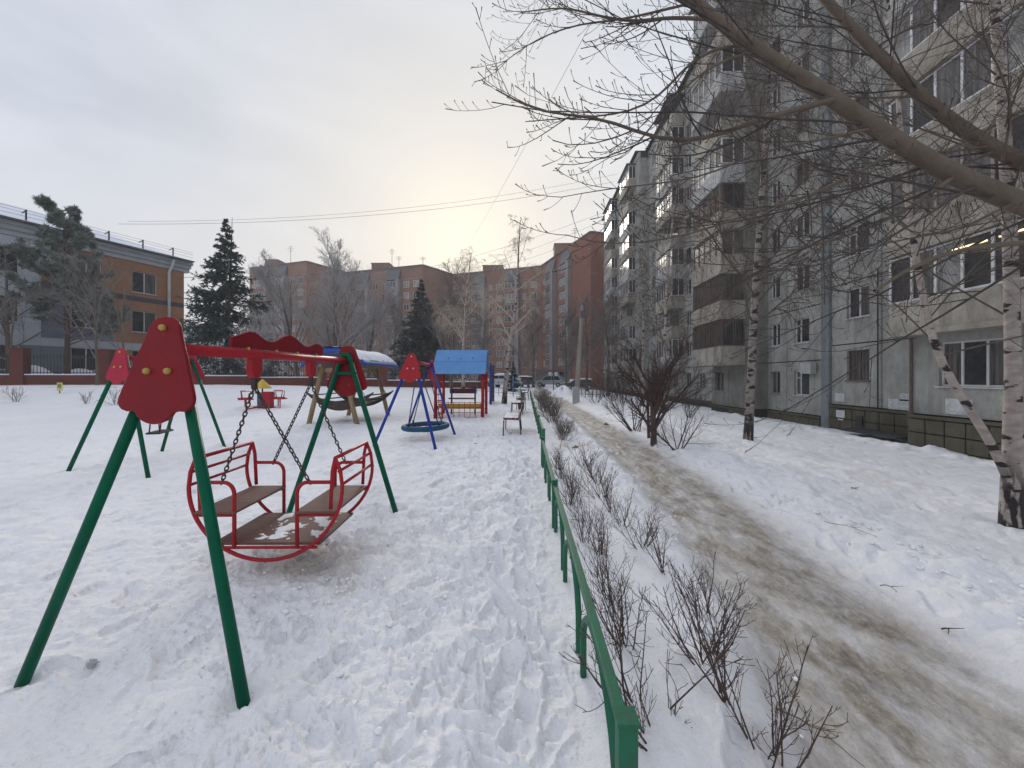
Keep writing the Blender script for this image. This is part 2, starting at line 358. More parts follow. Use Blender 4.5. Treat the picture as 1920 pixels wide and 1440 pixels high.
M['carsilver'] = mat('silver_car_paint', (0.33, 0.35, 0.37), 0.35, metal=0.3)
M['cardark'] = mat('dark_car_paint', (0.05, 0.055, 0.065), 0.35)
M['carwhite'] = mat('pale_car_paint', (0.5, 0.52, 0.54), 0.4)
M['carglass'] = mat('car_glass', (0.03, 0.035, 0.04), 0.08)
M['wire'] = mat('cable', (0.09, 0.085, 0.085), 0.8)
M['redwhite'] = mat('red_mast_paint', (0.45, 0.06, 0.04), 0.6)
M['tan'] = mat('tan_litter', (0.30, 0.20, 0.11), 0.9, (0.2, 0.14, 0.09), 20)
M['dirtysnow'] = mat('dirty_snow', (0.5, 0.5, 0.52), 0.85, (0.38, 0.36, 0.36), 30)
M['mat_dark'] = mat('dark_wet_hatch', (0.035, 0.037, 0.042), 0.8)
def birch_bark(nm='white_birch_bark', c=(0.42, 0.375, 0.34), c2=(0.28, 0.23, 0.20), th=0.575):
    m = mat(nm, c, 0.75, c2, 7, 0.3, 30, coord='Object', stretch=(1, 1, 2.2))
    nt = m.node_tree; bs = nt.nodes['Principled BSDF']; src = bs.inputs['Base Color'].links[0].from_socket
    tcn = nt.nodes.new('ShaderNodeTexCoord')
    def nz_(st, scale, lo_, hi_):
        q = nt.nodes.new('ShaderNodeMapping'); q.inputs['Scale'].default_value = st; nt.links.new(tcn.outputs['Object'], q.inputs['Vector'])
        z = nt.nodes.new('ShaderNodeTexNoise'); z.inputs['Scale'].default_value = scale; z.inputs['Detail'].default_value = 3; nt.links.new(q.outputs[0], z.inputs['Vector'])
        mr = nt.nodes.new('ShaderNodeMapRange'); mr.inputs[1].default_value = lo_; mr.inputs[2].default_value = hi_; nt.links.new(z.outputs['Fac'], mr.inputs[0]); return mr.outputs[0]
    a = nz_((1, 1, 2.6), 3.6, th, th + 0.03)                       # dark lenticel scars, wide and flat
    b = nz_((2.2, 2.2, 0.5), 6.0, 0.40, 0.46)                   # fissured black base
    sx = nt.nodes.new('ShaderNodeSeparateXYZ'); nt.links.new(tcn.outputs['Object'], sx.inputs[0])
    mz = nt.nodes.new('ShaderNodeMapRange'); mz.inputs[1].default_value = 0.75; mz.inputs[2].default_value = 0.35; nt.links.new(sx.outputs['Z'], mz.inputs[0])
    bb = nt.nodes.new('ShaderNodeMath'); bb.operation = 'MULTIPLY'; nt.links.new(b, bb.inputs[0]); nt.links.new(mz.outputs[0], bb.inputs[1])
    mm = nt.nodes.new('ShaderNodeMath'); mm.operation = 'MAXIMUM'; nt.links.new(a, mm.inputs[0]); nt.links.new(bb.outputs[0], mm.inputs[1])
    mx = nt.nodes.new('ShaderNodeMix'); mx.data_type = 'RGBA'; nt.links.new(mm.outputs[0], mx.inputs[0]); nt.links.new(src, mx.inputs[6]); mx.inputs[7].default_value = (0.022, 0.016, 0.016, 1)
    nt.links.new(mx.outputs[2], bs.inputs['Base Color']); return m
M['birch'] = birch_bark()
M['birch2'] = birch_bark('grey_scarred_birch_bark', (0.30, 0.265, 0.235), (0.17, 0.14, 0.12), 0.53)

# ------------------------------------------------------------------ ground
def sst(a, b, x):
    t = np.clip((x - a) / (b - a), 0, 1); return t * t * (3 - 2 * t)
PY = [-20, 0, 1.5, 2.28, 5.83, 12.1, 26, 60, 90]; PX = [0.2, 1.15, 1.62, 1.86, 2.2, 2.3, 2.2, 2.0, 2.0]
def path_c(y): return np.interp(y, PY, PX)
def hbase(x, y):
    x = np.asarray(x, dtype=float); y = np.asarray(y, dtype=float)
    h = -0.95 * sst(4.2, 14.0, x) * (1 - 0.6 * sst(75, 120, y))
    h = h + 1.0 * sst(13.0, 27.0, y + 0.25 * np.clip(-x - 12, 0, 20)) * (0.12 * sst(2.0, -1.5, x) + 0.40 * sst(0.5, -6.0, x) + 0.48 * sst(-3.0, -24.0, x))
    d = x - path_c(y)
    h = h - 0.05 * (1 - sst(0.42, 0.85, np.abs(d)))
    h = h + 0.09 * np.exp(-((d - 1.25) / 0.42) ** 2) + 0.05 * np.exp(-((d + 1.05) / 0.35) ** 2)
    return h
def W(px, py, d): return FWD * d + RGT * ((px - 960) / FPX * d) + Vector((0, 0, CAMH + (HOR - py) / FPX * d))
def WH(px, d, z):
    p = W(px, HOR, d); p.z = z; return p
def gz(p): return float(hbase(p[0], p[1]))
def G(px, py):
    lo, hi = 0.4, 120.0
    d = lo; prev = lo
    while d < hi:
        p = W(px, py, d)
        if p.z < gz(p):
            a, b = prev, d
            for _ in range(30):
                m = (a + b) / 2; q = W(px, py, m)
                if q.z < gz(q): b = m
                else: a = m
            return W(px, py, (a + b) / 2)
        prev = d; d *= 1.02
    return W(px, py, hi)
def GD(px, d):
    p = WH(px, d, 0); p.z = gz(p); return p
def hash2(ix, iy, s=0):
    h = (ix.astype(np.int64) * 374761393 + iy.astype(np.int64) * 668265263 + s * 1442695041) & 0xffffffff
    h = ((h ^ (h >> 13)) * 1274126177) & 0xffffffff
    h = ((h ^ (h >> 16)) * 2246822519) & 0xffffffff
    return ((h ^ (h >> 15)) & 0xffffff) / float(0xffffff)
def pn(x, y, s=0):
    ix = np.floor(x); iy = np.floor(y); fx = x - ix; fy = y - iy
    u = fx * fx * fx * (fx * (fx * 6 - 15) + 10); v = fy * fy * fy * (fy * (fy * 6 - 15) + 10)
    def gr(a, b):
        an = hash2(ix + a, iy + b, s) * 2 * PI; return np.cos(an) * (fx - a) + np.sin(an) * (fy - b)
    return (gr(0, 0) * (1 - u) + gr(1, 0) * u) * (1 - v) + (gr(0, 1) * (1 - u) + gr(1, 1) * u) * v
def fbm(x, y, o=4, s=0, g=0.5):
    r = 0; a = 1
    for i in range(o): r = r + a * pn(x * 2 ** i + 17.3 * i, y * 2 ** i - 9.1 * i, s + i); a *= g
    return r
def voro(x, y, s=0):
    ix = np.floor(x); iy = np.floor(y); d1 = np.full(x.shape, 9.0); d2 = np.full(x.shape, 9.0); cid = np.zeros(x.shape)
    for a in (-1, 0, 1):
        for b in (-1, 0, 1):
            cx = ix + a; cy = iy + b
            qx = cx + hash2(cx, cy, s); qy = cy + hash2(cx, cy, s + 5); d = np.hypot(qx - x, qy - y); h = hash2(cx, cy, s + 9)
            n = d < d1; d2 = np.where(n, d1, np.minimum(d2, d)); cid = np.where(n, h, cid); d1 = np.where(n, d, d1)
    return d1, d2, cid
def build_ground():
    g = np.random.default_rng(3)
    fine = np.radians(np.arange(-61, 61.01, 0.172)); coarse = np.radians(np.arange(67, 294, 6.0))
    ang = np.r_[fine, coarse]; na = len(ang)
    rad = np.r_[0.02, 0.2, 0.4, 0.55 * np.exp(np.arange(0, math.log(42 / 0.55), 0.0058)), 42 * np.exp(np.arange(0.03, math.log(1000 / 42), 0.06))]
    A, Rd = np.meshgrid(ang, rad); x = np.sin(A) * Rd; y = np.cos(A) * Rd - 0.5
    r = np.hypot(x, y); near = 1 - sst(16, 44, r); vnear = 1 - sst(8, 20, r)
    d = x - path_c(y); h = hbase(x, y)
    onpath = 1 - sst(0.45, 0.8, np.abs(d + 0.10 * pn(x * 1.3, y * 1.3, 40)))
    play = sst(0.45, 0.1, x)                                      # trampled side left of the fence
    bed = sst(0.3, 0.5, x) * sst(-0.45, -0.75, d)
    right = sst(0.75, 1.1, d)
    # broad swell
    h = h + 0.045 * fbm(x * 0.35, y * 0.35, 3, 1) * (0.4 + right + 0.8 * play)
    # trampled crust: soft lumps and ridges
    rough = 0.7 + 0.4 * sst(-0.25, 0.25, fbm(x * 0.55, y * 0.55, 3, 60))
    edge = np.exp(-((x + 0.55) / 0.65) ** 2)                       # churned strip along the fence
    under = np.exp(-(((x + 1.55) / 0.75) ** 2 + ((y - 3.35) / 0.8) ** 2))
    chop = np.clip(0.85 * rough + 0.30 * edge + 0.6 * under, 0, 1.3)
    wx = x + 0.05 * pn(x * 6, y * 6, 80) + 0.35 * y; wy = (y - 0.25 * x) * 1.25 + 0.05 * pn(x * 6, y * 6, 81)
    h = h + play * near * chop * (0.014 * fbm(wx * 4.2, wy * 4.2, 5, 11, 0.68) + 0.008 * np.abs(pn(wx * 9, wy * 9, 15)) + 0.006 * np.abs(pn(wx * 3.1, wy * 3.1, 16)) + 0.008 * np.abs(pn(wx * 21, wy * 21, 18)))
    far_ = sst(2.6, 6, r)
    h = h + play * near * far_ * (0.040 * fbm(wx * 1.9, wy * 1.9, 5, 19, 0.66) + 0.045 * np.abs(pn(wx * 3.2, wy * 3.2, 20)))
    d1, d2, cid = voro(wx * 7.0, wy * 7.0, 3)
    plate = sst(0.04, 0.22, d2 - d1) * (cid - 0.45)
    h = h + play * vnear * chop * 0.012 * plate * sst(0.1, 0.45, pn(x * 1.7, y * 1.7, 21) + 0.35 * edge + 0.3 * under + 0.22)
    # slab-like tilted flakes
    d1, d2, cid = voro(wx * 16.0 + 3, wy * 16.0, 8)
    h = h + play * vnear * chop * 0.010 * sst(0.02, 0.10, d2 - d1) * (cid > 0.55)
    # hedge bed: soft drift
    h = h + bed * (0.07 + 0.09 * fbm(x * 1.5, y * 1.1, 3, 31)) * near
    # path: packed ice, low ruts
    h = h + onpath * near * (0.014 * fbm(x * 5, y * 2.2, 4, 41) + 0.011 * fbm(x * 14, y * 8, 4, 42, 0.65))
    # shoulder left of the path, clods right of it
    sh = np.exp(-((np.abs(d) - 0.85) / 0.28) ** 2)
    h = h + sh * near * (0.03 * fbm(x * 5, y * 5, 4, 51))
    br = np.exp(-((d - 1.35) / 0.55) ** 2)
    bl = fbm(wx * 2.3, wy * 1.6, 4, 52, 0.55)
    h = h + br * near * (0.10 * np.clip(bl + 0.1, -0.2, 1) + 0.02 * np.abs(fbm(x * 8, y * 8, 2, 53)))
    h = h + right * near * (0.055 * fbm(x * 1.6, y * 1.1, 4, 55) + 0.030 * fbm(wx * 4, wy * 3.2, 4, 56, 0.6) + 0.016 * np.abs(pn(wx * 7, wy * 7, 58)))
    # snow bank along the grey wall's foot and far swells
    h = h + 0.20 * np.exp(-((x - 12.6) / 0.9) ** 2) * (0.5 + 1.3 * fbm(x * 1.1, y * 1.1, 4, 57)) * sst(45, 20, y)
    # boot prints
    def stamp(cx, cy, a, L=0.29, Wd=0.105, dep=0.035, rim=0.012):
        m = (np.abs(x - cx) < 0.4) & (np.abs(y - cy) < 0.4)
        if not m.any(): return
        dx = x[m] - cx; dy = y[m] - cy; u = dx * math.cos(a) + dy * math.sin(a); v = -dx * math.sin(a) + dy * math.cos(a)
        wv = Wd / 2 * (1 + 0.18 * np.cos((u / L) * 2 * PI + 2.2))
        q = np.maximum(np.abs(u) / (L / 2), np.abs(v) / wv) * 0.5 + 0.5 * np.hypot(u / (L / 2), v / wv)
        h[m] += -dep * (1 - sst(0.72, 1.05, q)) + rim * np.exp(-((q - 1.22) / 0.16) ** 2)
    for _ in range(1500):
        cy = g.uniform(1.0, 17.0); cx = g.uniform(-13, 0.15) if g.random() < 0.6 else g.normal(-0.6, 0.6)
        if cx > 0.15: continue
        stamp(cx, cy, g.normal(PI / 2, 0.7), g.uniform(0.25, 0.31), g.uniform(0.09, 0.12), g.uniform(0.010, 0.034), g.uniform(0.005, 0.014))
    for i in range(26): stamp(-0.02 + 0.20 * ((i % 2) - 0.5) + g.normal(0, 0.07) - 0.07, 1.0 + i * 0.27 + g.normal(0, .06), PI / 2 + g.normal(0, 0.3), 0.32, 0.13, g.uniform(0.03, 0.065), 0.02)
    for i in range(120):
        cy = g.uniform(1.5, 12); cx = float(path_c(cy)) + g.choice([-0.8, 0.85]) + g.normal(0, 0.14)
        stamp(cx, cy, g.normal(PI / 2, 0.4), 0.3, 0.11, g.uniform(0.015, 0.04), 0.012)
    for i in range(150): stamp(g.uniform(3.8, 9), g.uniform(3, 14), g.uniform(0, PI), 0.3, 0.13, g.uniform(0.015, 0.04), 0.01)
    for q in ((50, 1262), (455, 1307), (540, 966), (742, 961), (127, 886), (278, 895), (303, 848), (421, 838), (699, 841), (817, 844), (853, 815)):
        p = G(*q); m = (np.abs(x - p.x) < 0.3) & (np.abs(y - p.y) < 0.3)
        if m.any():
            rr = np.hypot(x[m] - p.x, y[m] - p.y); h[m] += -0.035 * np.exp(-(rr / 0.07) ** 2) + 0.014 * np.exp(-((rr - 0.14) / 0.05) ** 2)
    # stain masks with shapes of their own
    nn = fbm(x * 1.1, y * 0.55, 4, 71); n2 = fbm(x * 4.5, y * 1.5, 4, 72)
    dirt = (1 - sst(0.30, 0.80, np.abs(d + 0.02 + 0.05 * nn + 0.07 * n2) - 0.08 * sst(4, 1.5, y))) * (0.95 + 0.3 * n2)
    sand = 0.75 * np.exp(-(((x + 1.5) / 0.42) ** 2 + ((y - 3.05) / 0.30) ** 2)) * sst(-0.5, 0.2, n2)
    for (sx, sy, sr, am) in ((-2.15, 9.7, 0.8, 0.30), (-0.15, 11.0, 0.5, 0.5), (1.05, 8.3, 0.42, 0.85), (0.98, 1.35, 0.22, 0.9), (5.2, 6.2, 0.8, 0.35), (6.6, 8.3, 1.4, 0.25), (1.2, 7.6, 0.5, 0.3), (0.2, 16, 0.9, .3)):
        sand = sand + am * np.exp(-(((x - sx) / sr) ** 2 + ((y - sy) / sr) ** 2)) * sst(-0.35, 0.3, n2 + 0.4 * nn)
    V = np.stack([x, y, h], -1).reshape(-1, 3)
    nr, nc = x.shape; idx = np.arange(nr * nc).reshape(nr, nc); a0 = idx[:-1]; a1 = np.roll(a0, -1, 1); c0 = idx[1:]; c1_ = np.roll(c0, -1, 1)
    F = np.stack([a0, a1, c1_, c0], -1).reshape(-1, 4)[:, ::-1]
    me = mesh_np('snow_ground', V, F, [snow_mat()])
    for nm, a in (('dirt', dirt), ('sand', sand)):
        at = me.attributes.new(nm, 'FLOAT', 'POINT'); at.data.foreach_set('value', np.clip(a, 0, 1).astype(np.float32).ravel())
    o = link('snow_ground', me); tag(o, kind='structure', label='trampled snow covering the yard with a dirty icy footpath')
    return o
def snow_mat():
    m = bpy.data.materials.new('trampled_snow'); m.use_nodes = True; nt = m.node_tree; L = nt.links.new; bs = nt.nodes['Principled BSDF']
    gm = nt.nodes.new('ShaderNodeNewGeometry')
    def noise(scale, det=5, st=(1, 1, 1), rg=0.6):
        q = nt.nodes.new('ShaderNodeMapping'); q.inputs['Scale'].default_value = st; L(gm.outputs['Position'], q.inputs['Vector'])
        z = nt.nodes.new('ShaderNodeTexNoise'); z.inputs['Scale'].default_value = scale; z.inputs['Detail'].default_value = det; z.inputs['Roughness'].default_value = rg
        L(q.outputs[0], z.inputs['Vector']); return z.outputs['Fac']
    def rmp(f, lo, hi, a=0., b=1.):
        r_ = nt.nodes.new('ShaderNodeMapRange'); r_.inputs[1].default_value = lo; r_.inputs[2].default_value = hi; r_.inputs[3].default_value = a; r_.inputs[4].default_value = b; L(f, r_.inputs[0]); return r_.outputs[0]
    def mul(a, b):
        q = nt.nodes.new('ShaderNodeMath'); q.operation = 'MULTIPLY'; L(a, q.inputs[0])
        if isinstance(b, float): q.inputs[1].default_value = b
        else: L(b, q.inputs[1])
        return q.outputs[0]
    def mx(f, a, b):
        q = nt.nodes.new('ShaderNodeMix'); q.data_type = 'RGBA'; L(f, q.inputs[0])
        for i, v in ((6, a), (7, b)):
            if isinstance(v, tuple): q.inputs[i].default_value = (*v, 1)
            else: L(v, q.inputs[i])
        return q.outputs[2]
    def att(n):
        a = nt.nodes.new('ShaderNodeAttribute'); a.attribute_name = n; return a.outputs['Fac']
    col = mx(rmp(noise(0.7, 6), 0.35, 0.68), (0.95, 0.94, 0.955), (0.89, 0.88, 0.905))
    col = mx(mul(rmp(noise(38, 4), 0.56, 0.74), 0.28), col, (0.47, 0.44, 0.41))            # specks of grit
    col = mx(mul(att('sand'), rmp(noise(9, 5), 0.3, 0.65, 0.35, 1)), col, (0.42, 0.35, 0.25))
    dcol = mx(rmp(noise(2.6, 8, (1, 0.4, 1)), 0.36, 0.66), (0.215, 0.175, 0.128), (0.41, 0.36, 0.285))
    dcol = mx(mul(rmp(noise(9, 9, (1, 0.5, 1), 0.78), 0.46, 0.66), 0.85), dcol, (0.095, 0.075, 0.055))
    dcol = mx(mul(rmp(noise(34, 8, (1, 0.6, 1), 0.8), 0.52, 0.70), 0.5), dcol, (0.60, 0.58, 0.545))
    col = mx(mul(att('dirt'), rmp(noise(5, 6, (1, 0.5, 1), 0.7), 0.22, 0.60, 0.25, 0.97)), col, dcol)
    L(col, bs.inputs['Base Color'])
    rr = nt.nodes.new('ShaderNodeMapRange'); rr.inputs[3].default_value = 0.78; rr.inputs[4].default_value = 0.42; L(att('dirt'), rr.inputs[0]); L(rr.outputs[0], bs.inputs['Roughness'])
    bs.inputs['Specular IOR Level'].default_value = 0.3
    bp = nt.nodes.new('ShaderNodeBump'); bp.inputs['Strength'].default_value = 0.8; bp.inputs['Distance'].default_value = 0.016; L(noise(34, 8, rg=0.65), bp.inputs['Height'])
    bq = nt.nodes.new('ShaderNodeBump'); bq.inputs['Strength'].default_value = 0.5; bq.inputs['Distance'].default_value = 0.05; L(noise(7, 6), bq.inputs['Height']); L(bp.outputs[0], bq.inputs['Normal'])
    L(bq.outputs[0], bs.inputs['Normal']); return m
GROUND = build_ground()
# loose snow clods, uncountable
def clods():
    g = np.random.default_rng(12); ico = []
    t = (1 + 5 ** .5) / 2
    iv = np.array([(-1, t, 0), (1, t, 0), (-1, -t, 0), (1, -t, 0), (0, -1, t), (0, 1, t), (0, -1, -t), (0, 1, -t), (t, 0, -1), (t, 0, 1), (-t, 0, -1), (-t, 0, 1)], float) / 1.9
    fi = np.array([(0, 11, 5), (0, 5, 1), (0, 1, 7), (0, 7, 10), (0, 10, 11), (1, 5, 9), (5, 11, 4), (11, 10, 2), (10, 7, 6), (7, 1, 8), (3, 9, 4), (3, 4, 2), (3, 2, 6), (3, 6, 8), (3, 8, 9), (4, 9, 5), (2, 4, 11), (6, 2, 10), (8, 6, 7), (9, 8, 1)])
    pts = []
    def put(x, y, s): pts.append((x, y, s))
    for _ in range(500): put(g.normal(-1.5, 0.75), g.normal(3.2, 0.7), abs(g.normal(0, 0.007)) + 0.004)
    for _ in range(500):
        y = g.uniform(1.0, 12); put(g.uniform(-4.5, 0.2) if g.random() < .4 else g.normal(-0.6, 0.5), y, abs(g.normal(0, 0.006)) + 0.003)
    for _ in range(800):
        y = 1.2 * math.exp(g.uniform(0, 2.7)); put(float(path_c(y)) + 1.0 + abs(g.normal(0.15, 0.45)), y, abs(g.normal(0, 0.011)) + 0.005)
    for _ in range(350):
        y = g.uniform(1.2, 9); put(float(path_c(y)) - 0.8 + g.normal(0, 0.15), y, abs(g.normal(0, 0.010)) + 0.005)
    feet = [G(*q) for q in ((50, 1262), (455, 1307), (540, 966), (742, 961))]
    pts = [q for q in pts if all(math.hypot(q[0] - f.x, q[1] - f.y) > 0.16 for f in feet)]
    P = np.array(pts); N = len(P)
    z = hbase(P[:, 0], P[:, 1]); s = P[:, 2]
    V = iv[None] * (s[:, None, None] * g.uniform(0.55, 1.35, (N, 12, 1))) * np.stack([g.uniform(.8, 1.5, N), g.uniform(.8, 1.5, N), g.uniform(.4, .8, N)], -1)[:, None, :]
    V = V + np.stack([P[:, 0], P[:, 1], z + 0.008], -1)[:, None, :]
    F = (fi[None] + (np.arange(N) * 12)[:, None, None]).reshape(-1, 3)
    tag(link('snow_clods', mesh_np('snow_clods', V.reshape(-1, 3), F, [M['snowcap']], True)), 'small loose lumps of broken snow crust scattered on the ground', 'snow', kind='stuff')
clods()

# ------------------------------------------------------------------ shared window / panel meshes (facade along +Y, outward = -X)
_cache = {}
def window_meshes(w, h, fm, style):
    """frame mesh and pane meshes, local: centre of opening, x = depth (0 at the frame's outer face, + inwards)"""
    k = (w, h, fm.name, style)
    if k in _cache: return _cache[k]
    t = 0.055; b = MB()
    b.box((0.03, 0, h / 2 - t / 2), (0.06, w, t)); b.box((0.03, 0, -h / 2 + t / 2), (0.06, w, t))
    for s_ in (-1, 1): b.box((0.03, s_ * (w / 2 - t / 2), 0), (0.06, t, h - 2 * t))
    panes = []
    if style == 'two': div = [0.0]
    elif style == 'three': div = [-w * 0.18, w * 0.18]
    elif style == 'off': div = [w * 0.16]
    else: div = []
    for dy in div: b.box((0.03, dy, 0), (0.062, t * 1.2, h - 2 * t))
    if style == 'off': b.box((0.03, (w * 0.16 + w / 2) / 2, h * 0.22), (0.058, w * 0.34 - t, t * .8))
    xs = [-w / 2 + t] + [q for dy in div for q in (dy - t * .6, dy + t * .6)] + [w / 2 - t]
    for a, c in zip(xs[::2], xs[1::2]):
        panes.append(((a + c) / 2, MB().box((0.04, 0, 0), (0.012, c - a, h - 2 * t)).mesh('pane', [M['glass']])))
    sill = MB().box((-0.07, 0, -h / 2 - 0.03), (0.22, w + 0.12, 0.03)).mesh('sill', [fm])
    _cache[k] = (b.mesh('window', [fm]), panes, sill); return _cache[k]
_pm = {}
def pane_var(me, key):
    if key == 'glass': return me
    k = (me.name, key)
    if k not in _pm: c = me.copy(); c.materials[0] = M[key]; _pm[k] = c
    return _pm[k]
def put_window(parent, x, y, z, w, h, fm, style, glass=None, sill=True):
    f, panes, sl = window_meshes(w, h, fm, style)
    o = link('window', f, parent, Vector((x, y, z)))
    for i, (dy, pm) in enumerate(panes): link('pane', pane_var(pm, glass or random.choice(['glass', 'glass', 'glass2'])), o, (0, dy, 0))
    if sill: link('sill', sl, o)
    return o
def panel_mesh(w, h, hole=None, m=None, th=0.18):
    """wall panel w (along Y) x h (Z); local origin lower middle on the outer face; optional hole (cy, cz, hw, hh)"""
    k = ('p', round(w, 2), round(h, 2), hole, m.name)
    if k in _cache: return _cache[k]
    b = MB(); g = 0.026; y0, y1, z0, z1 = -w / 2 + g, w / 2 - g, g, h - g
    if hole:
        cy, cz, hw, hh = hole; a0, a1, c0, c1_ = cy - hw / 2, cy + hw / 2, cz - hh / 2, cz + hh / 2
        for (u0, u1, v0, v1) in ((y0, y1, z0, c0), (y0, y1, c1_, z1), (y0, a0, c0, c1_), (a1, y1, c0, c1_)):
            b.box((th / 2, (u0 + u1) / 2, (v0 + v1) / 2), (th, u1 - u0, v1 - v0))
    else: b.box((th / 2, 0, h / 2), (th, y1 - y0, z1 - z0))
    _cache[k] = b.mesh('wall_panel', [m]); return _cache[k]

# ------------------------------------------------------------------ grey ten-storey panel block on the right
ST = 2.8
def grey_block():
    root = empty('apartment_building', (14.7, 30, -0.95), 'long grey ten-storey concrete panel apartment block with stacked balconies on the right', 'building')
    o0 = Vector(root.location)
    def L(x, y, z): return Vector((x, y, z)) - o0
    gr = random.Random(5)
    SEC = [(13.8, 1.0, 14.9, 0.2), (14.7, 14.9, 20.2, 0.2), (14.7, 20.2, 24.75, -0.45), (13.45, 24.75, 29.3, -0.45), (14.65, 29.3, 48.0, -0.45), (13.5, 48.0, 69.0, -0.45)]
    core = MB()
    for (X, y0, y1, f1) in SEC:
        top = f1 + 10 * ST + 0.7
        core.box((X + 0.19 + 5.9, (y0 + y1) / 2, (top - 1.4) / 2), (11.8, y1 - y0, top + 1.4))
    core.build('wall_core', M['joint'], root)
    def vis(y, z): return z < CAMH + 1.06 * y + 2.0
    for (X, y0, y1, f1) in SEC:
        rf = MB().box((X + 5.7, (y0 + y1) / 2, f1 + 10 * ST + 0.78), (12.3, y1 - y0 - 0.01, 0.16)).build('roof_edge', M['joint'], root)
        MB().box((X + 0.05, (y0 + y1) / 2, f1 + 10 * ST + 0.36), (0.3, y1 - y0 - 0.02, 0.66)).build('parapet', M['panel'], root)
    # columns: (X, y0, y1, f1, window centre y or None, w, h, sill, style, material)
    col = []
    for (a, b_) in ((1.0, 4.6), (4.6, 8.2), (8.2, 11.0)): col.append((13.8, a, b_, 0.2, (a + b_) / 2, 1.3, 1.35, 0.95, 'two', 'panel'))
    col += [(13.8, 11.0, 14.9, 0.2, 12.85, 1.95, 1.45, 1.0, 'three', 'panel'),
            (14.7, 14.9, 17.0, 0.2, None, 0, 0, 0, '', 'panel'), (14.7, 17.0, 19.72, 0.2, 18.2, 1.2, 1.35, 1.15, 'two', 'panel'),
            (14.7, 20.25, 23.0, -0.45, 21.8, 1.15, 1.3, 0.98, 'two', 'panel'), (14.7, 23.0, 24.73, -0.45, 24.05, 0.9, 1.3, 0.98, 'two', 'panel'),
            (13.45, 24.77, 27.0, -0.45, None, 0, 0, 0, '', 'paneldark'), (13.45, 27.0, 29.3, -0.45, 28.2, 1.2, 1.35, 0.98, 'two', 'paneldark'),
            (14.65, 29.3, 32.6, -0.45, 31.2, 1.3, 1.35, 0.98, 'two', 'panel'), (14.65, 32.6, 35.2, -0.45, 33.8, 1.2, 1.35, 0.98, 'two', 'panel'), (14.65, 35.2, 38.2, -0.45, 36.5, 1.2, 1.35, 0.98, 'two', 'panel'),
            (14.65, 38.2, 41.5, -0.45, 39.6, 1.3, 1.35, 0.98, 'two', 'panel'), (14.65, 41.5, 44.5, -0.45, 43, 1.3, 1.35, 0.98, 'two', 'panel'), (14.65, 44.5, 48.0, -0.45, 46.2, 1.2, 1.35, 0.98, 'two', 'panel'),
            (13.5, 48.02, 51.0, -0.45, None, 0, 0, 0, '', 'panel'), (13.5, 51.0, 55.0, -0.45, 53, 1.3, 1.35, 0.98, 'two', 'panel'), (13.5, 55.0, 58.5, -0.45, 56.6, 1.3, 1.35, 0.98, 'two', 'panel'), (13.5, 58.5, 64, -0.45, 61.5, 1.3, 1.35, 0.98, 'two', 'panel'), (13.5, 64, 69, -0.45, 66.5, 1.3, 1.35, 0.98, 'two', 'panel')]
    for (X, a, b_, f1, cy, w, h, sill, style, pm) in col:
        for f in range(10):
            z = f1 + f * ST
            if not vis(b_, z): continue
            hole = (round(cy - (a + b_) / 2, 3), sill + h / 2, w, h) if cy else None
            pan = link('wall_panel', panel_mesh(b_ - a, ST, hole, M[pm]), root, L(X, (a + b_) / 2, z))
            if cy:
                q = gr.random(); fm = M['frame'] if q < 0.68 else (M['oldframe'] if q < 0.9 else M['brownframe'])
                st = style if style != 'two' else gr.choice(['two', 'two', 'off'])
                put_window(root, *L(X + 0.1, cy, z + sill + h / 2), w - 0.004, h - 0.004, fm, st)
    # end walls that face the camera, one panel a storey
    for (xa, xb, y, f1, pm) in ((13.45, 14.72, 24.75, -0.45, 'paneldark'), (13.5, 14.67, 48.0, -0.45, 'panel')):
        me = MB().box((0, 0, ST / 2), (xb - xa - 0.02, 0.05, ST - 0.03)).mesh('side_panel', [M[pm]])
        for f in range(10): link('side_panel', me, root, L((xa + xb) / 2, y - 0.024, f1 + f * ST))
    # plinths with a square relief
    for (X, y0, y1, zt) in ((13.62, 4.0, 14.75, 0.18), (14.55, 14.92, 19.7, 0.18), (14.55, 20.3, 24.6, -0.47), (13.3, 24.75, 29.3, -0.47), (14.5, 29.3, 47.9, -0.47)):
        pl = MB().box((X + 0.25, (y0 + y1) / 2, (zt - 1.7) / 2), (0.3, y1 - y0, zt + 1.7)).build('plinth', M['joint'], root)
        MB().box((X + 0.05, (y0 + y1) / 2, zt - 0.05), (0.14, y1 - y0, 0.1)).build('plinth_cap', M['plinth'], pl)
        n = int((y1 - y0) / 0.62); st = (y1 - y0) / n
        if y0 > 29: n = 0
        if y0 > 24: n = int(n / 2); 
        blk = MB().box((0, 0, 0), (0.1, st - 0.05, 0.44)).mesh('block', [M['plinth']])
        for i in range(n):
            for j in range(3):
                if gr.random() < 0.04: continue
                link('block', blk, pl, Vector((X + 0.06, y0 + (i + .5) * st, zt - 0.36 - j * 0.48)) - wloc(pl))
    # joint cover strip, drainpipes
    MB().box((14.66, 19.96, 13.2), (0.2, 0.5, 29.6)).build('joint_cover', M['strip'], root)
    MB().tube([(14.58, 17.05, -0.9), (14.58, 17.05, 6)], 0.025, 6).build('service_pipe', M['joint'], root)
    MB().tube([(13.72, 14.7, -0.2), (13.72, 14.7, 3.0)], 0.05, 6).build('corner_pipe', M['brownframe'], root)
    # painted-over patches and notices
    for (x, y, z, w, h) in ((14.69, 16.2, 0.42, 1.0, 0.42), (14.69, 15.9, 0.72, 0.6, 0.3), (14.69, 19.2, 0.55, 0.55, 0.4), (13.79, 13.2, 0.55, 0.8, 0.5)):
        MB().box((x - 0.004, y, z), (0.012, w, h)).build('paint_patch', M['whitepaint'], root)
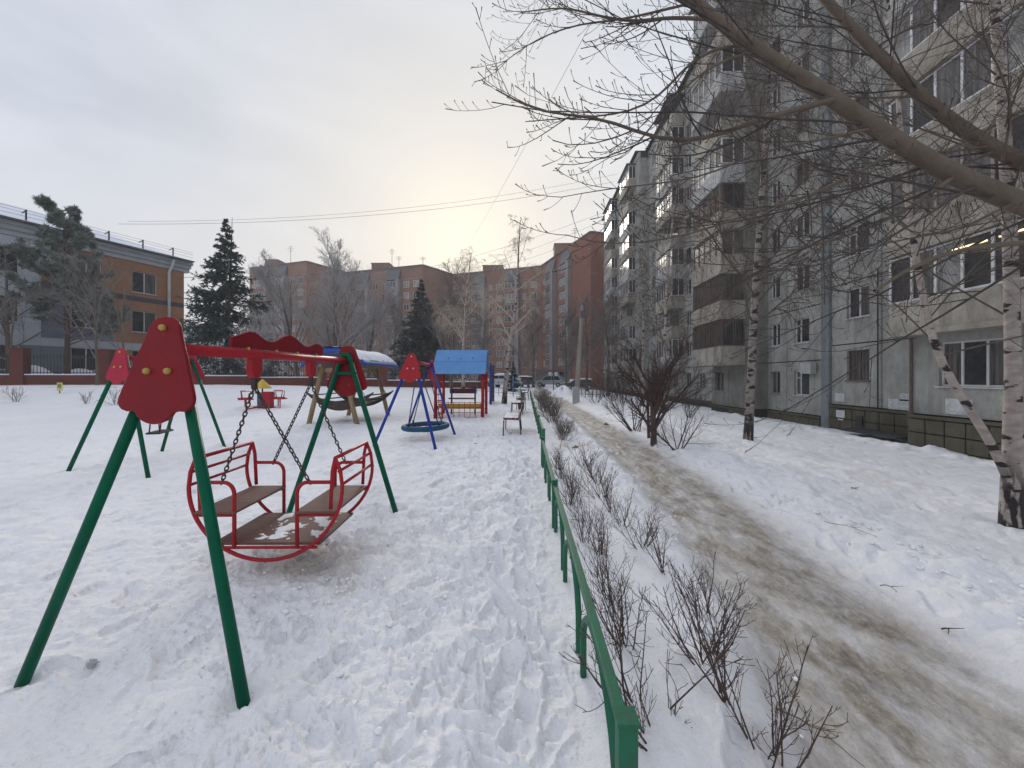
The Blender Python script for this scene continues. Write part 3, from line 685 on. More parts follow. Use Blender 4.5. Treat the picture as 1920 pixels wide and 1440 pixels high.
    MB().box((14.53, 18.95, -0.2), (0.02, 0.5, 0.34)).build('notice', M['frame'], root)
    MB().box((14.53, 18.95, -0.455), (0.02, 0.3, 0.06)).build('notice', M['frame'], root)
    for (x, y, z, s_) in ((14.52, 17.9, -0.42, 0.34), (13.6, 11.6, -0.55, 0.42), (13.6, 7.5, -0.55, 0.42)): MB().box((x, y, z), (0.06, s_, s_ * 1.25)).build('cellar_vent', M['mat_dark'], root)
    MB().box((13.95, 16.3, -0.73), (0.9, 2.6, 0.1)).build('cellar_hatch', M['mat_dark'], root)
    # air conditioner boxes
    for (x, y, z) in ((14.45, 20.95, 1.95), (14.5, 32.5, 7.2)):
        ac = MB().box((x, y, z), (0.3, 0.75, 0.55)).build('air_conditioner', M['balconywhite'], root)
    # balconies ---------------------------------------------------------
    def balcony(X, Xo, y0, y1, z, kind, first):
        """slab + parapet, glazing or open front; X wall plane, Xo outer face"""
        w = y1 - y0; pm = M['parapet'] if kind != 'white' else M['balconywhite']
        b = MB().box(((X + Xo) / 2, (y0 + y1) / 2, z - 0.02), (X - Xo + 0.2, w, 0.16))
        b.box((Xo + 0.05, (y0 + y1) / 2, z + 0.56), (0.1, w - 0.02, 1.0))
        for yy in (y0 + 0.05, y1 - 0.05): b.box(((X + Xo) / 2 + 0.04, yy, z + 0.56), (X - Xo - 0.1, 0.09, 1.0))
        bo = b.build('balcony', pm, root)
        if kind == 'white':
            r_ = MB(); n = int(w / 0.3)
            for i in range(n): r_.box((Xo - 0.012, y0 + (i + .5) * w / n, z + 0.56), (0.02, w / n * 0.8, 0.94))
            r_.build('cladding', M['balconywhite'], bo)
        zt = z + 1.07; zh = ST - 1.07 - 0.14
        if kind in ('white', 'glazed', 'brown', 'old'):
            fm = M['frame'] if kind in ('white', 'glazed') else (M['brownframe'] if kind == 'brown' else M['oldframe'])
            n = max(3, int(w / 0.72)); f = MB(); t = 0.06
            f.box((Xo + 0.07, (y0 + y1) / 2, zt + t / 2), (0.07, w - .04, t)); f.box((Xo + 0.07, (y0 + y1) / 2, zt + zh - t / 2), (0.07, w - .04, t))
            for i in range(n + 1): f.box((Xo + 0.07, y0 + 0.05 + i * (w - 0.1) / n, zt + zh / 2), (0.072, 0.075, zh - 2 * t))
            for yy in (y0 + 0.06, y1 - 0.06):
                f.box(((X + Xo) / 2 + 0.05, yy, zt + t / 2), (X - Xo - 0.12, 0.06, t)); f.box(((X + Xo) / 2 + 0.05, yy, zt + zh - t / 2), (X - Xo - 0.12, 0.06, t))
                f.box(((X + Xo) / 2 + 0.05, yy, zt + zh / 2), (0.06, 0.062, zh - 2 * t)); f.box((X - 0.04, yy, zt + zh / 2), (0.06, 0.062, zh - 2 * t))
            fo = f.build('glazing_frame', fm, bo)
            cw = (w - 0.1) / n
            for i in range(n):
                gl = gr.choice(['glass', 'glass2', 'glass2', 'glass_refl_tint'] if kind in ('white', 'glazed') else ['glass', 'glass', 'glass2'])
                MB().box((Xo + 0.075, y0 + 0.05 + (i + .5) * cw, zt + zh / 2), (0.014, cw - 0.08, zh - 2 * t)).build('pane', M[gl], bo)
            MB().box(((X + Xo) / 2 + 0.05, y0 + 0.065, zt + zh / 2), (X - Xo - 0.16, 0.014, zh - 2 * t)).build('pane', M[gr.choice(['glass', 'glass2'])], bo)
            if kind == 'brown':
                s_ = MB(); n2 = int(w / 0.22)
                for i in range(n2): s_.box((Xo - 0.01, y0 + (i + .5) * w / n2, zt + zh * 0.5), (0.03, 0.05, zh * 0.98))
                s_.build('timber_slats', M['brownframe'], bo)
        else:
            r_ = MB().box((Xo + 0.05, (y0 + y1) / 2, z + 1.12), (0.06, w, 0.05))
            n = int(w / 0.9)
            for i in range(n + 1): r_.box((Xo + 0.05, y0 + 0.05 + i * (w - 0.1) / n, z + 1.9), (0.05, 0.05, 1.55))
            r_.build('railing', M['iron'], bo)
            MB().box((X - 0.05, (y0 + y1) / 2 + .3, z + 1.25), (0.05, 2.2, 2.2)).build('balcony_door', M['glass2'], bo)
        if first is False: pass
        return bo
    kinds = ['glazed', 'old', 'white', 'glazed', 'open', 'brown', 'white', 'open', 'glazed', 'white']
    for f in range(1, 6): balcony(13.8, 13.0, 9.2, 14.8, 0.2 + f * ST, ['glazed', 'glazed', 'old', 'glazed', 'glazed', 'white'][f], False); balcony(13.8, 13.0, 3.0, 8.6, 0.2 + f * ST, 'glazed', False)
    for (X, Xo, y0, y1, sd, sq) in ((13.45, 12.0, 24.95, 29.1, 1, 'boowwbpgwo'), (14.65, 13.45, 37.3, 41.7, 2, 'gwogwogwgo'), (13.5, 12.6, 49.4, 54.2, 3, 'wgwogwgwog'), (13.5, 12.55, 59.0, 64.4, 4, 'gwowgwgogw')):
        for f in range(1, 10):
            k = {'b': 'brown', 'o': 'open', 'w': 'white', 'g': 'glazed', 'p': 'old'}[sq[f]]
            if sd == 1: k = ['', 'brown', 'brown', 'old', 'brown', 'white', 'open', 'white', 'open', 'white'][f]
            balcony(X, Xo, y0, y1, -0.45 + f * ST, k, False)
        rt = MB().box(((X + Xo) / 2 - 0.1, (y0 + y1) / 2, -0.45 + 10 * ST + 0.05), (X - Xo + 0.3, y1 - y0 + 0.1, 0.12)).build('balcony_roof', M['slate'], root)
    # lit tube lamps behind the first-floor glazing
    for (y0, y1, zz) in ((9.6, 11.4, 5.35), (11.7, 12.6, 5.35)): MB().tube([(12.985, y0, zz + (y1 - 11) * 0.0), (12.985, y1, zz)], 0.028, 6).build('light_garland', M['lamp'], root)
grey_block()

# ------------------------------------------------------------------ far red brick block in staggered sections
def brick_block():
    C = [(468, 99), (575, 93), (650, 103), (793, 96), (850, 105), (1015, 97), (1108, 74), (1145, 75.5)]
    P = [WH(a, d, 0) for a, d in C]
    root = empty('brick_apartment_building', P[4], 'tall red brick apartment block in staggered sections behind the playground trees', 'building')
    TOP = 28.3; back = Vector((10, 60, 0))
    gr = random.Random(9)
    o0 = Vector(root.location)
    # wall bodies: a prism under each face
    bld = MB()
    for i in range(7):
        a, b_ = P[i], P[i + 1]
        body = MB(); n = (b_ - a).normalized().cross(Vector((0, 0, 1))); n = -n
        poly = [a, b_, b_ + n * 9, a + n * 9]
        base = len(body.v)
        for z in (-1.0, TOP):
            for p in poly: body.v.append((p.x, p.y, z))
        body.f += [(0, 1, 5, 4), (1, 2, 6, 5), (2, 3, 7, 6), (3, 0, 4, 7), (4, 5, 6, 7), (3, 2, 1, 0)]
        body.build('wall', M['brickdark'] if i in (5, 6) else M['brick'], root)
        u = (b_ - a).normalized(); ax = (u, n, Vector((0, 0, 1))); ln = (b_ - a).length
        MB().box((a + b_) / 2 + n * 0.2 + Vector((0, 0, TOP + 0.12)), (ln - 0.05, 0.9, 0.22), ax).build('roof_edge', M['slate'], root)
        if i in (0, 2, 4, 5):
            for z in (8.5, 25.4): MB().box((a + b_) / 2 - n * 0.02 + Vector((0, 0, z)), (ln - 0.1, 0.06, 0.14), ax).build('band', M['brickgrey'], root)
    rzcache = {}
    def win(p, n, u, w, h, glass, style='two'):
        f, panes, sl = window_meshes(w, h, M['frame'], style)
        o = link('window', f, root, p - o0, math.atan2(n.y, n.x))
        for (dy, pm) in panes: link('pane', pane_var(pm, glass), o, (0, dy, 0))
    for (i, cols) in ((0, 'w L s L w w'), (2, 'w L w s L w w'), (4, 'w s L s w L s w'), (5, 'w L s L w w')):
        a, b_ = P[i], P[i + 1]; u = (b_ - a).normalized(); n = -u.cross(Vector((0, 0, 1))); ln = (b_ - a).length
        ax = (u, n, Vector((0, 0, 1)))
        cs = cols.split(); wd = {'w': 2.6, 's': 2.0, 'L': 4.2}; tot = sum(wd[c] for c in cs); x = 0.6; sc_ = (ln - 1.2) / tot
        for c in cs:
            cx = x + wd[c] * sc_ / 2; x += wd[c] * sc_; p = a + u * cx
            if c == 'L':
                lw = wd[c] * sc_ * 0.86
                pil = MB().box(p + u * (lw * 0.38) - n * 0.55 + Vector((0, 0, 12.2)), (lw * 0.26, 1.1, 26.4), ax).build('loggia_pier', M['brickgrey'], root)
                gp = p - u * (lw * 0.12)
                capm = MB(); q0 = p - n * 0.85
                for (dz, dn) in ((25.2, -0.15), (28.0, 0.75)):
                    for s_ in (-.5, .5):
                        r_ = q0 + u * (s_ * lw) + n * dn; capm.v.append((r_.x, r_.y, dz))
                for (dz, dn) in ((25.2, 0.86), (28.0, 0.86)):
                    for s_ in (-.5, .5):
                        r_ = q0 + u * (s_ * lw) + n * dn; capm.v.append((r_.x, r_.y, dz))
                capm.f += [(0, 1, 3, 2), (0, 2, 6, 4), (1, 5, 7, 3), (2, 3, 7, 6), (0, 4, 5, 1)]
                capm.build('mansard_cap', M['slate'], root)
                for f in range(9):
                    z = 0.2 + f * 2.78
                    MB().box(gp - n * 0.4 + Vector((0, 0, z + 0.5)), (lw * 0.74, 0.8, 1.05), ax).build('balcony', M['brick'] if gr.random() < .8 else M['brickgrey'], root)
                    win(gp - n * 0.82 + Vector((0, 0, z + 1.78)), n, u, round(lw * 0.72, 1), 1.5, gr.choice(['glass_refl_tint', 'glass_refl_tint', 'glass2', 'glass']), 'three')
                    MB().box(gp - n * 0.35 + Vector((0, 0, z + 1.8)), (lw * 0.72, 0.7, 1.5), ax).build('loggia_recess', M['brickgrey'], root)
            else:
                for f in range(9):
                    z = 0.2 + f * 2.78
                    win(p - n * 0.05 + Vector((0, 0, z + 1.65)), n, u, 1.5 if c == 'w' else 0.8, 1.5, gr.choice(['glass_refl_tint', 'glass2', 'glass', 'glass2']), 'two' if c == 'w' else 'one')
    # gable face windows
    a, b_ = P[6], P[7]; u = (b_ - a).normalized(); n = -u.cross(Vector((0, 0, 1)))
    for z in (9.9, 20.8): MB().box((a + b_) / 2 - n * 0.03 + Vector((0, 0, z)), ((b_ - a).length - .05, 0.08, 0.14), (u, n, Vector((0, 0, 1)))).build('band', M['brickgrey'], root)
    # stair heads on the roof and antennas
    for (px, d, w) in ((518, 98, 3.2), (718, 101, 4.5), (925, 103, 5.2), (1060, 86, 5)):
        p = WH(px, d + 3, TOP + 1.1); rh = MB().box(p, (w, 4, 2.2)).build('roof_hut', M['brick'], root)
        MB().box(p + Vector((0, 0, 1.16)), (w + .3, 4.3, 0.12)).build('hut_roof', M['slate'], rh)
    for (px, d, h) in ((735, 99, 4.5), (748, 99, 2.6), (793, 98, 2.2), (1078, 84, 4.2), (545, 97, 4.5)):
        p = WH(px, d + 2, TOP); b = MB().tube([p, p + Vector((0, 0, h + 1))], 0.05, 4)
        for k, w in ((0.99, 1.0), (0.9, 1.6), (0.8, 1.1)): b.tube([p + Vector((-w / 2, 0, (h + 1) * k)), p + Vector((w / 2, 0, (h + 1) * k))], 0.035, 4)
        b.build('antenna', M['iron'], root)
    # entrance porch with stairs
    p = WH(1022, 84, 0); 
    MB().box(p + Vector((0, 0, 2.9)), (7, 3, 0.25)).build('porch_roof', M['slate'], root)
    MB().box(p + Vector((0.6, .9, 1.3)), (5, 1.2, 2.9)).build('porch', M['brickgrey'], root)
    st = MB()
    for k in range(6): st.box(p + Vector((-3.2 - k * 0.55, -0.4, 1.0 - k * 0.17 - 0.6)), (0.55, 2, 1.2))
    st.build('stairs', M['brickdark'], root)
    sr = MB().bar(p + Vector((-6.4, -1.5, 0.8)), p + Vector((-2.8, -1.5, 2.1)), 0.3, 0.9); sr.build('stair_wall', M['brick'], root)
brick_block()

# ------------------------------------------------------------------ left three-storey building
def school():
    dirv = (FWD * 1 + RGT * (306 / 750)).normalized()          # along the facade, away from the camera
    c = WH(345, 37, 0); nrm = Vector((dirv.y, -dirv.x, 0))      # outward (to the right)
    root = empty('three_storey_building', (c.x, c.y, 0.9), 'three-storey blue-grey and orange clad building with snowy roof behind the brick fence', 'building')
    Z = Vector((0, 0, 1)); ax = (-dirv, -nrm, Z)
    LEN = 34.0; EAVE = 12.1
    def at(s_, n_, z): return c - dirv * s_ + nrm * n_ + Z * z  # s from the far corner towards the camera
    def blk(s0, s1, z0, z1, n0=-0.0, th=0.25): return MB().box(at((s0 + s1) / 2, n0 - th / 2, (z0 + z1) / 2), (s1 - s0, th, z1 - z0), ax)
    MB().box(at(LEN / 2, -6.3, 5.7), (LEN - 0.02, 12, 12.6), ax).build('wall_core', M['cladwhite'], root)
    MB().box(at(-0.01, -6.2, 5.7), (0.06, 11.6, 12.6), ax).build('end_wall', M['wallbrick'], root)
    wins = [2.95, 6.6, 10.9, 15.2, 19.5, 23.8, 28.1]; FL = [(2.0, 3.75), (5.3, 7.1), (8.65, 10.45)]; WW = 1.75
    edges = [0.0, 4.9, 9.0]
    # cladding strips between the windows, each a panel
    def strip(s0, s1, z0, z1, m):
        if s1 - s0 > 0.05 and z1 - z0 > 0.05: blk(s0 + 0.006, s1 - 0.006, z0 + 0.006, z1 - 0.006).build('cladding_panel', M[m], root)
    def cm(s_, z):
        if z > 7.85 and z < 8.3 and s_ < 9: return 'cladband'
        if s_ < 5.0: return 'cladorange'
        if s_ < 9.0: return 'cladorange' if z > 8.3 else 'cladblue'
        return 'cladwhite' if z > 4.4 else 'cladblue'
    zc = [-0.6, 2.0, 3.75, 4.35, 5.3, 7.1, 7.9, 8.3, 8.65, 10.45, 11.2]
    sc_ = sorted(set([0, LEN] + [w - WW / 2 for w in wins] + [w + WW / 2 for w in wins] + [5.0, 9.0]))
    for i in range(len(sc_) - 1):
        for j in range(len(zc) - 1):
            s0, s1, z0, z1 = sc_[i], sc_[i + 1], zc[j], zc[j + 1]; sm = (s0 + s1) / 2; zm = (z0 + z1) / 2
            if any(abs(sm - w) < WW / 2 for w in wins) and any(a < zm < b for a, b in FL): continue
            strip(s0, s1, z0, z1, cm(sm, zm) if not (3.75 < zm < 4.35) else 'cornice')
    for w in wins:
        for (a, b_) in FL:
            f, panes, sl = window_meshes(WW - 0.01, round(b_ - a, 2) - 0.01, M['frame'], 'two')
            o = link('window', f, root, at(w, -0.1, (a + b_) / 2) - Vector(root.location), math.atan2(-nrm.y, -nrm.x))
            for (dy, pm) in panes: link('pane', pane_var(pm, random.choice(['glass', 'glass', 'glass2'])), o, (0, dy, 0))
            link('sill', sl, o)
    for k, (z0, z1, n_) in enumerate(((11.2, 11.55, 0.12), (11.55, 11.85, 0.3), (11.85, 12.1, 0.5))):
        MB().box(at(LEN / 2 - 0.2, n_ - 0.3, (z0 + z1) / 2), (LEN + 0.3 + n_ * .6, 0.6, z1 - z0 - .004), ax).build('cornice', M['cornice'], root)
    MB().box(at(LEN / 2 - 0.2, -5.6, EAVE + 0.06), (LEN + 0.4, 13, 0.1), ax).build('eaves', M['slate'], root)
    rf = MB(); q = [at(-0.3, 0.7, EAVE + 0.12), at(LEN, 0.7, EAVE + 0.12), at(LEN, -6.2, 15.0), at(7.5, -6.2, 15.0), at(-0.3, -13, EAVE + 0.12), at(LEN, -13, EAVE + 0.12)]
    rf.v = [tuple(p) for p in q]; rf.f = [(0, 1, 2, 3), (0, 3, 4), (3, 2, 5, 4), (0, 4, 5, 1), (1, 5, 2)]
    rfo = rf.build('roof', M['roofsnow'], root)
    for k in range(14):
        s_ = 1.0 + k * 2.2; b = MB().bar(at(s_, 0.25, EAVE + 0.3), at(s_, 0.25, EAVE + 1.05), 0.07).bar(at(s_, 0.25, EAVE + 1.0), at(s_, -0.35, EAVE + 0.9), 0.05)
        b.build('snow_guard_post', M['iron'], rfo)
    g_ = MB()
    for z in (0.55, 0.8, 1.0): g_.tube([at(-0.6, 0.3, EAVE + z), at(LEN, 0.3, EAVE + z)], 0.011, 4)
    g_.build('snow_guard_rail', M['iron'], rfo)
    dp = MB().tube([at(1.15, 0.62, 12.0), at(1.15, 0.5, 11.6), at(1.25, 0.15, 10.9), at(1.25, 0.15, -0.4)], 0.11, 8).build('drainpipe', M['frame'], root, True)
    am = MB().tube([at(14, -6, 15), at(14, -6, 18.2)], 0.07, 5); am.build('antenna_mast', M['redwhite'], root)
    MB().box(at(14, -6, 17.4), (0.35, 0.35, 1.0), ax).build('antenna_box', M['redwhite'], root); MB().box(at(14.2, -6, 18.2), (1.3, 0.12, 0.25), ax).build('antenna_arm', M['iron'], root)
    # far pale house in the gap
    p = WH(352, 75, 0.5); fo = empty('far_house', p, 'pale low house seen far off between brick corner and spruce', 'building')
    MB().box(p + Vector((0, 2, 5)), (8, 4, 11.6)).build('wall', M['farwall'], fo)
    MB().box(p + Vector((0, 2, 10.95)), (8.4, 4.4, 0.25)).build('roof', M['roofsnow'], fo)
school()

# ------------------------------------------------------------------ playground
Z = Vector((0, 0, 1))
def symm(half):  # half outline (x >= 0) from top to bottom -> closed polygon
    return [(x, y) for x, y in half] + [(-x, y) for x, y in half[::-1] if x > 1e-6]
PANEL = symm([(0, 0), (.045, -.008), (.066, -.024), (.083, -.05), (.098, -.10), (.118, -.16), (.138, -.21), (.167, -.30), (.197, -.39), (.211, -.435), (.212, -.46), (.203, -.485), (.185, -.502), (.160, -.511), (.128, -.509), (.108, -.515), (.095, -.535), (.068, -.558), (.035, -.572), (0, -.577)])
def aframe(root, fa, fb, apex, leg, m_leg, m_panel, side, scale=1.0, m_bolt=None, gap=0.034, brace=True):
    """two legs from feet fa, fb to both sides of apex; a scalloped panel with three caps; side = +1/-1 outward along the bar"""
    fa, fb, apex = Vector(fa), Vector(fb), Vector(apex)
    u = (fb - fa); u.z = 0; u.normalize(); mid = (fa + fb) / 2; up = (apex - mid).normalized(); nrm = -u.cross(up).normalized() * side
    for f, s_ in ((fa, -1), (fb, 1)):
        d = (apex + u * (s_ * gap * scale) - up * 0.07 - f).normalized()
        MB().tube([f - d * 0.12, apex + u * (s_ * gap * scale) - up * 0.09 * scale], leg * 0.5, 16).build('leg', m_leg, root, True)
    MB().bar(apex - up * 0.09 * scale - u * 0.05 * scale, apex - up * 0.09 * scale + u * 0.05 * scale, leg * 0.9, leg * 0.9, up=nrm).build('head_bar', m_leg, root, bevel=leg * 0.14)
    if brace:
        k = 0.30 * scale; w = gap * scale + k / (apex - mid).length * (fb - fa).length * 0.5
        MB().bar(apex - up * k - u * w, apex - up * k + u * w, leg * 0.55, leg * 0.7, up=nrm).build('cross_brace', m_leg, root)
    t = 0.022; o = apex + up * 0.02 + nrm * (leg * 0.5 + t * 0.75) + u * (0.012 if side > 0 else 0)
    pn_ = MB().prism([(x * scale * 1.06, y * scale) for x, y in PANEL], o, u, up, nrm, t).build('end_panel', m_panel, root, bevel=0.006)
    for (x, y) in ((0, -.065), (-.062, -.30), (.062, -.30)):
        c = o + u * (x * scale) + up * (y * scale) + nrm * (t / 2)
        MB().lathe([(0.017 * scale, -0.002), (0.018 * scale, 0.010), (0.014 * scale, 0.019), (0.006 * scale, 0.023)], c, 12, (u, up, nrm)).build('bolt_cap', m_bolt or M['bolt'], pn_, True)
    return up
# ---- near boat swing
A1, A2 = G(50, 1262), G(455, 1307); B1, B2 = G(540, 966), G(742, 961)
NA, FA = WH(327, 2.2, 1.80), WH(648, 4.52, 1.84)
sw = empty('boat_swing_set', (A1 + A2 + B1 + B2) / 4, 'large green-legged swing frame with a wavy red crest on its beam, nearest the camera', 'swing')
aframe(sw, A1, A2, NA, 0.054, M['green'], M['redpanel'], -1)
aframe(sw, B1, B2, FA, 0.056, M['green'], M['redpanel'], 1)
ba, bb = NA - Z * 0.145, FA - Z * 0.155
bd = (bb - ba).normalized(); bs_ = Vector((bd.y, -bd.x, 0)).normalized()
MB().tube([ba, bb], 0.034, 18).build('beam', M['red'], sw, True)
def onbar(px):
    t = 0.5
    lo, hi = 0.0, 1.0
    for _ in range(40):
        t = (lo + hi) / 2; p = ba.lerp(bb, t); q = p.dot(RGT) / p.dot(FWD) * FPX + 960
        if q < px: lo = t
        else: hi = t
    return ba.lerp(bb, t)
c0, c1x = onbar(432), onbar(604); CL = (c1x - c0).length
wav = [(0, 0.02)] + [(CL * t, 0.02 + 0.065 + 0.075 * (0.5 + 0.5 * math.cos(2 * PI * (t * 2.35 - 0.28))) * min(1, 4.5 * t + 0.1, 5.0 * (1 - t) + 0.15)) for t in np.linspace(0.005, 0.995, 44)] + [(CL, 0.02)]
MB().prism(wav[::-1], c0 + Z * 0.018, bd, Z, bs_, 0.02).build('wavy_crest', M['redpanel'], sw)
HG = [onbar(477), onbar(583)]
for h in HG:
    hb = MB().prism([(-.055, .0), (.055, .0), (.06, -.10), (.035, -.15), (-.035, -.15), (-.06, -.10)], h - Z * 0.02, bd, Z, bs_, 0.05).build('hanger', M['red'], sw, bevel=0.008)
    MB().box(h - Z * 0.205, (0.03, 0.03, 0.09)).build('hanger_eye', M['chain'], hb)
for t in (0.12, 0.38, 0.62, 0.88):
    p = c0.lerp(c1x, t); MB().lathe([(.012, 0), (.013, .008), (.008, .014)], p + Z * 0.035 + bs_ * 0.012, 8, (bd, Z, bs_)).build('bolt_cap', M['bolt'], sw, True)
# ---- hanging boat
yc = (HG[0] + HG[1]) / 2; bc = Vector((yc.x, yc.y, 0)) + bs_ * 0.06
wY = 0.33
boat = empty('boat_swing', (bc.x, bc.y, gz(bc)), 'red tubular boat swing with two brown seats hanging on four chains', 'swing boat')
def BP(s_, n_, z): return bc + bs_ * (s_ * 0.86 - 0.03) + bd * n_ + Z * z     # s across the beam, n along it
tr = 0.0145
for n_ in (-wY, wY):
    arc = [BP(0.635 * math.sin(a) * (1 + 0.04 * (1 - math.cos(a))), n_, 0.14 + 0.52 * (1 - math.cos(a))) for a in np.linspace(-1.62, 1.62, 33)]
    arc = [BP(-0.60, n_, 0.90), BP(-0.645, n_, 0.80)] + arc + [BP(0.645, n_, 0.80), BP(0.60, n_, 0.90)]
    MB().tube(arc, tr, 8).build('side_arc', M['red'], boat, True)
    for s_ in (-1, 1):
        arm = [BP(s_ * 0.60, n_, 0.90), BP(s_ * 0.575, n_, 0.80), BP(s_ * 0.56, n_, 0.52)]
        MB().tube(arm, tr, 8).build('back_post', M['red'], boat, True)
        pts = [BP(s_ * 0.575, n_, 0.72), BP(s_ * 0.36, n_, 0.72)] + [BP(s_ * (0.36 - 0.09 * math.sin(q)), n_, 0.63 + 0.09 * math.cos(q)) for q in np.linspace(0.25, PI / 2, 6)] + [BP(s_ * 0.27, n_, 0.23)]
        MB().tube(pts, tr, 8).build('armrest', M['red'], boat, True)
    MB().tube([BP(-0.44, n_, 0.235), BP(0.44, n_, 0.235)], tr * .8, 8).build('floor_rail', M['red'], boat, True)
    for s_ in (-1, 1): MB().tube([BP(s_ * 0.27, n_, 0.475), BP(s_ * 0.60, n_, 0.475)], tr * .8, 8).build('seat_rail', M['red'], boat, True)
for s_ in (-1, 1):
    for (q, z) in ((0.60, 0.90), (0.63, 0.80), (0.655, 0.70)): MB().tube([BP(s_ * q, -wY, z), BP(s_ * q, wY, z)], tr * (1 if z > .85 else .8), 8).build('back_rail', M['red'], boat, True)
    MB().box(BP(s_ * 0.43, 0, 0.497), (0.30, 2 * wY + 0.03, 0.02), (bs_, bd, Z)).build('seat', M['board'], boat, bevel=0.004)
fl = MB().box(BP(0, 0, 0.258), (0.80, 2 * wY - 0.02, 0.02), (bs_, bd, Z)).build('floor_board', M['board'], boat, bevel=0.004)
def snow_patch(name, parent, o, u, v, w, l, h, seed, n=26, thr=0.0):
    """thin lumpy snow film lying on a board"""
    g = np.random.default_rng(seed); a, b = np.meshgrid(np.linspace(-.5, .5, n), np.linspace(-.5, .5, n))
    q = fbm(a * 3.4 + seed, b * 3.4, 6, seed, 0.65); ed = np.minimum(np.minimum(.5 - np.abs(a), .5 - np.abs(b)) * 8, 1)
    hh = np.clip((q - thr) * ed + 0.12 * ed - 0.05, -0.06, 1) * h
    rows = [[Vector(o) + Vector(u) * (w * a[i, j]) + Vector(v) * (l * b[i, j]) + Z * hh[i, j] for j in range(n)] for i in range(n)]
    return MB().grid(rows).build(name, M['snowcap'], parent, True)
snow_patch('snow_film', fl, BP(0.10, 0.02, 0.2675), bs_, bd, 0.58, 2 * wY - 0.06, 0.022, 5, 70, 0.10)
# chain links
lk = MB().tube([(0.0115 * math.cos(a), 0, 0.024 * math.sin(a)) for a in np.linspace(0, 2 * PI, 11)[:-1]], 0.0052, 6, closed=True).mesh('chain_link', [M['chain']], smooth=True)
def chain(parent, a, b, name='chain_link', pitch=0.0365, me=lk):
    a, b = Vector(a), Vector(b); L_ = (b - a).length; n = int(L_ / pitch); d = (b - a).normalized(); q = d.to_track_quat('Z', 'Y')
    pw = wloc(parent)
    for i in range(n + 1):
        o = link(name, me, parent, a.lerp(b, i / n) - pw); o.rotation_mode = 'QUATERNION'
        o.rotation_quaternion = q @ Matrix.Rotation(PI / 2 * (i % 2) + 0.6, 3, 'Z').to_quaternion()
for h, n_ in ((HG[0], -wY), (HG[1], wY)):
    for s_ in (-1, 1): chain(boat, h - Z * 0.23, BP(s_ * 0.375, n_, 0.725))

# ---- left small swing
F1, F2 = G(127, 886), G(278, 895); F3, F4 = G(303, 848), G(421, 838)
AN = WH(234, (F1.dot(FWD) + F2.dot(FWD)) / 2 + 0.2, 1.93); AF = (F3 + F4) / 2; AF = Vector((AF.x - 0.1, AF.y, 1.95))
s2 = empty('child_swing_set', (F1 + F2 + F3 + F4) / 4, 'green-legged swing frame with a pinkish-red end panel, farther back on the left', 'swing')
aframe(s2, F1, F2, AN, 0.058, M['green'], M['pinkpanel'], -1, 1.0, M['yellowroof'])
aframe(s2, F3, F4, AF, 0.058, M['green'], M['pinkpanel'], 1, 1.0)
MB().tube([AN - Z * .13, AF - Z * .13], 0.04, 14).build('beam', M['red'], s2, True)
mid = AN.lerp(AF, 0.5); d2 = (AF - AN).normalized(); e2 = Vector((d2.y, -d2.x, 0)).normalized()
ps = W(300, 812, mid.dot(FWD)); ps.z = 0.50
st = empty('flat_swing', (ps.x, ps.y, gz(ps)), 'flat black swing seat on dark red rods under the farther green swing frame', 'swing')
MB().box(ps, (0.22, 0.46, 0.035), (e2, d2, Z)).build('seat', M['blackrubber'], st, bevel=0.012)
mb_ = ps + Z * (mid.z - 0.14 - ps.z)
for n_ in (-.17, .17):
    for s_ in (-.08, .08): MB().tube([ps + d2 * n_ + e2 * s_, ps + d2 * n_ + e2 * s_ * .4 + Z * 0.5, Vector((mid.x, mid.y, mid.z - 0.14)) + d2 * n_], 0.011, 6).build('rod', M['benchwood'], st, True)

# ---- nest swing with blue frame
N1, N2 = G(699, 841), G(817, 844); N3, N4 = G(766, 797), G(853, 815)
NN = WH(774, (N1.dot(FWD) + N2.dot(FWD)) / 2, 1.97); NF = WH(806, (N3.dot(FWD) + N4.dot(FWD)) / 2, 1.98)
ns = empty('nest_swing_set', (N1 + N2 + N3 + N4) / 4, 'swing frame with dark blue legs and red end panels in the middle of the playground', 'swing')
aframe(ns, N1, N2, NN, 0.062, M['blue'], M['red'], -1, 1.05, M['silverbolt'])
aframe(ns, N3, N4, NF, 0.062, M['blue'], M['red'], 1, 1.05, M['silverbolt'])
MB().tube([NN - Z * .14, NF - Z * .14], 0.04, 12).build('beam', M['red'], ns, True)
nd = (NF - NN).normalized(); ne = Vector((nd.y, -nd.x, 0)).normalized()
rc = W(798, 803, 9.75); rc = Vector((rc.x, rc.y, 0.30))
nest = empty('nest_swing', (rc.x, rc.y, gz(rc)), 'round basket swing with teal padded rim and red net', 'swing')
RR = 0.52
MB().tube([rc + Vector((RR * math.cos(a), RR * math.sin(a), 0.02 * math.sin(a + 1))) for a in np.linspace(0, 2 * PI, 41)[:-1]], 0.062, 10, closed=True).build('padded_rim', M['tyreblue'], nest, True)
net = MB()
for k in np.linspace(-0.42, 0.42, 9):
    h = math.sqrt(RR * RR - k * k)
    for sw_ in (0, 1):
        net.tube([rc + (Vector((k, t * h, 0)) if sw_ else Vector((t * h, k, 0))) - Z * (0.13 * (1 - (k / RR) ** 2) * (1 - t * t)) for t in np.linspace(-1, 1, 9)], 0.009, 4)
net.build('net', M['red'], nest, True)
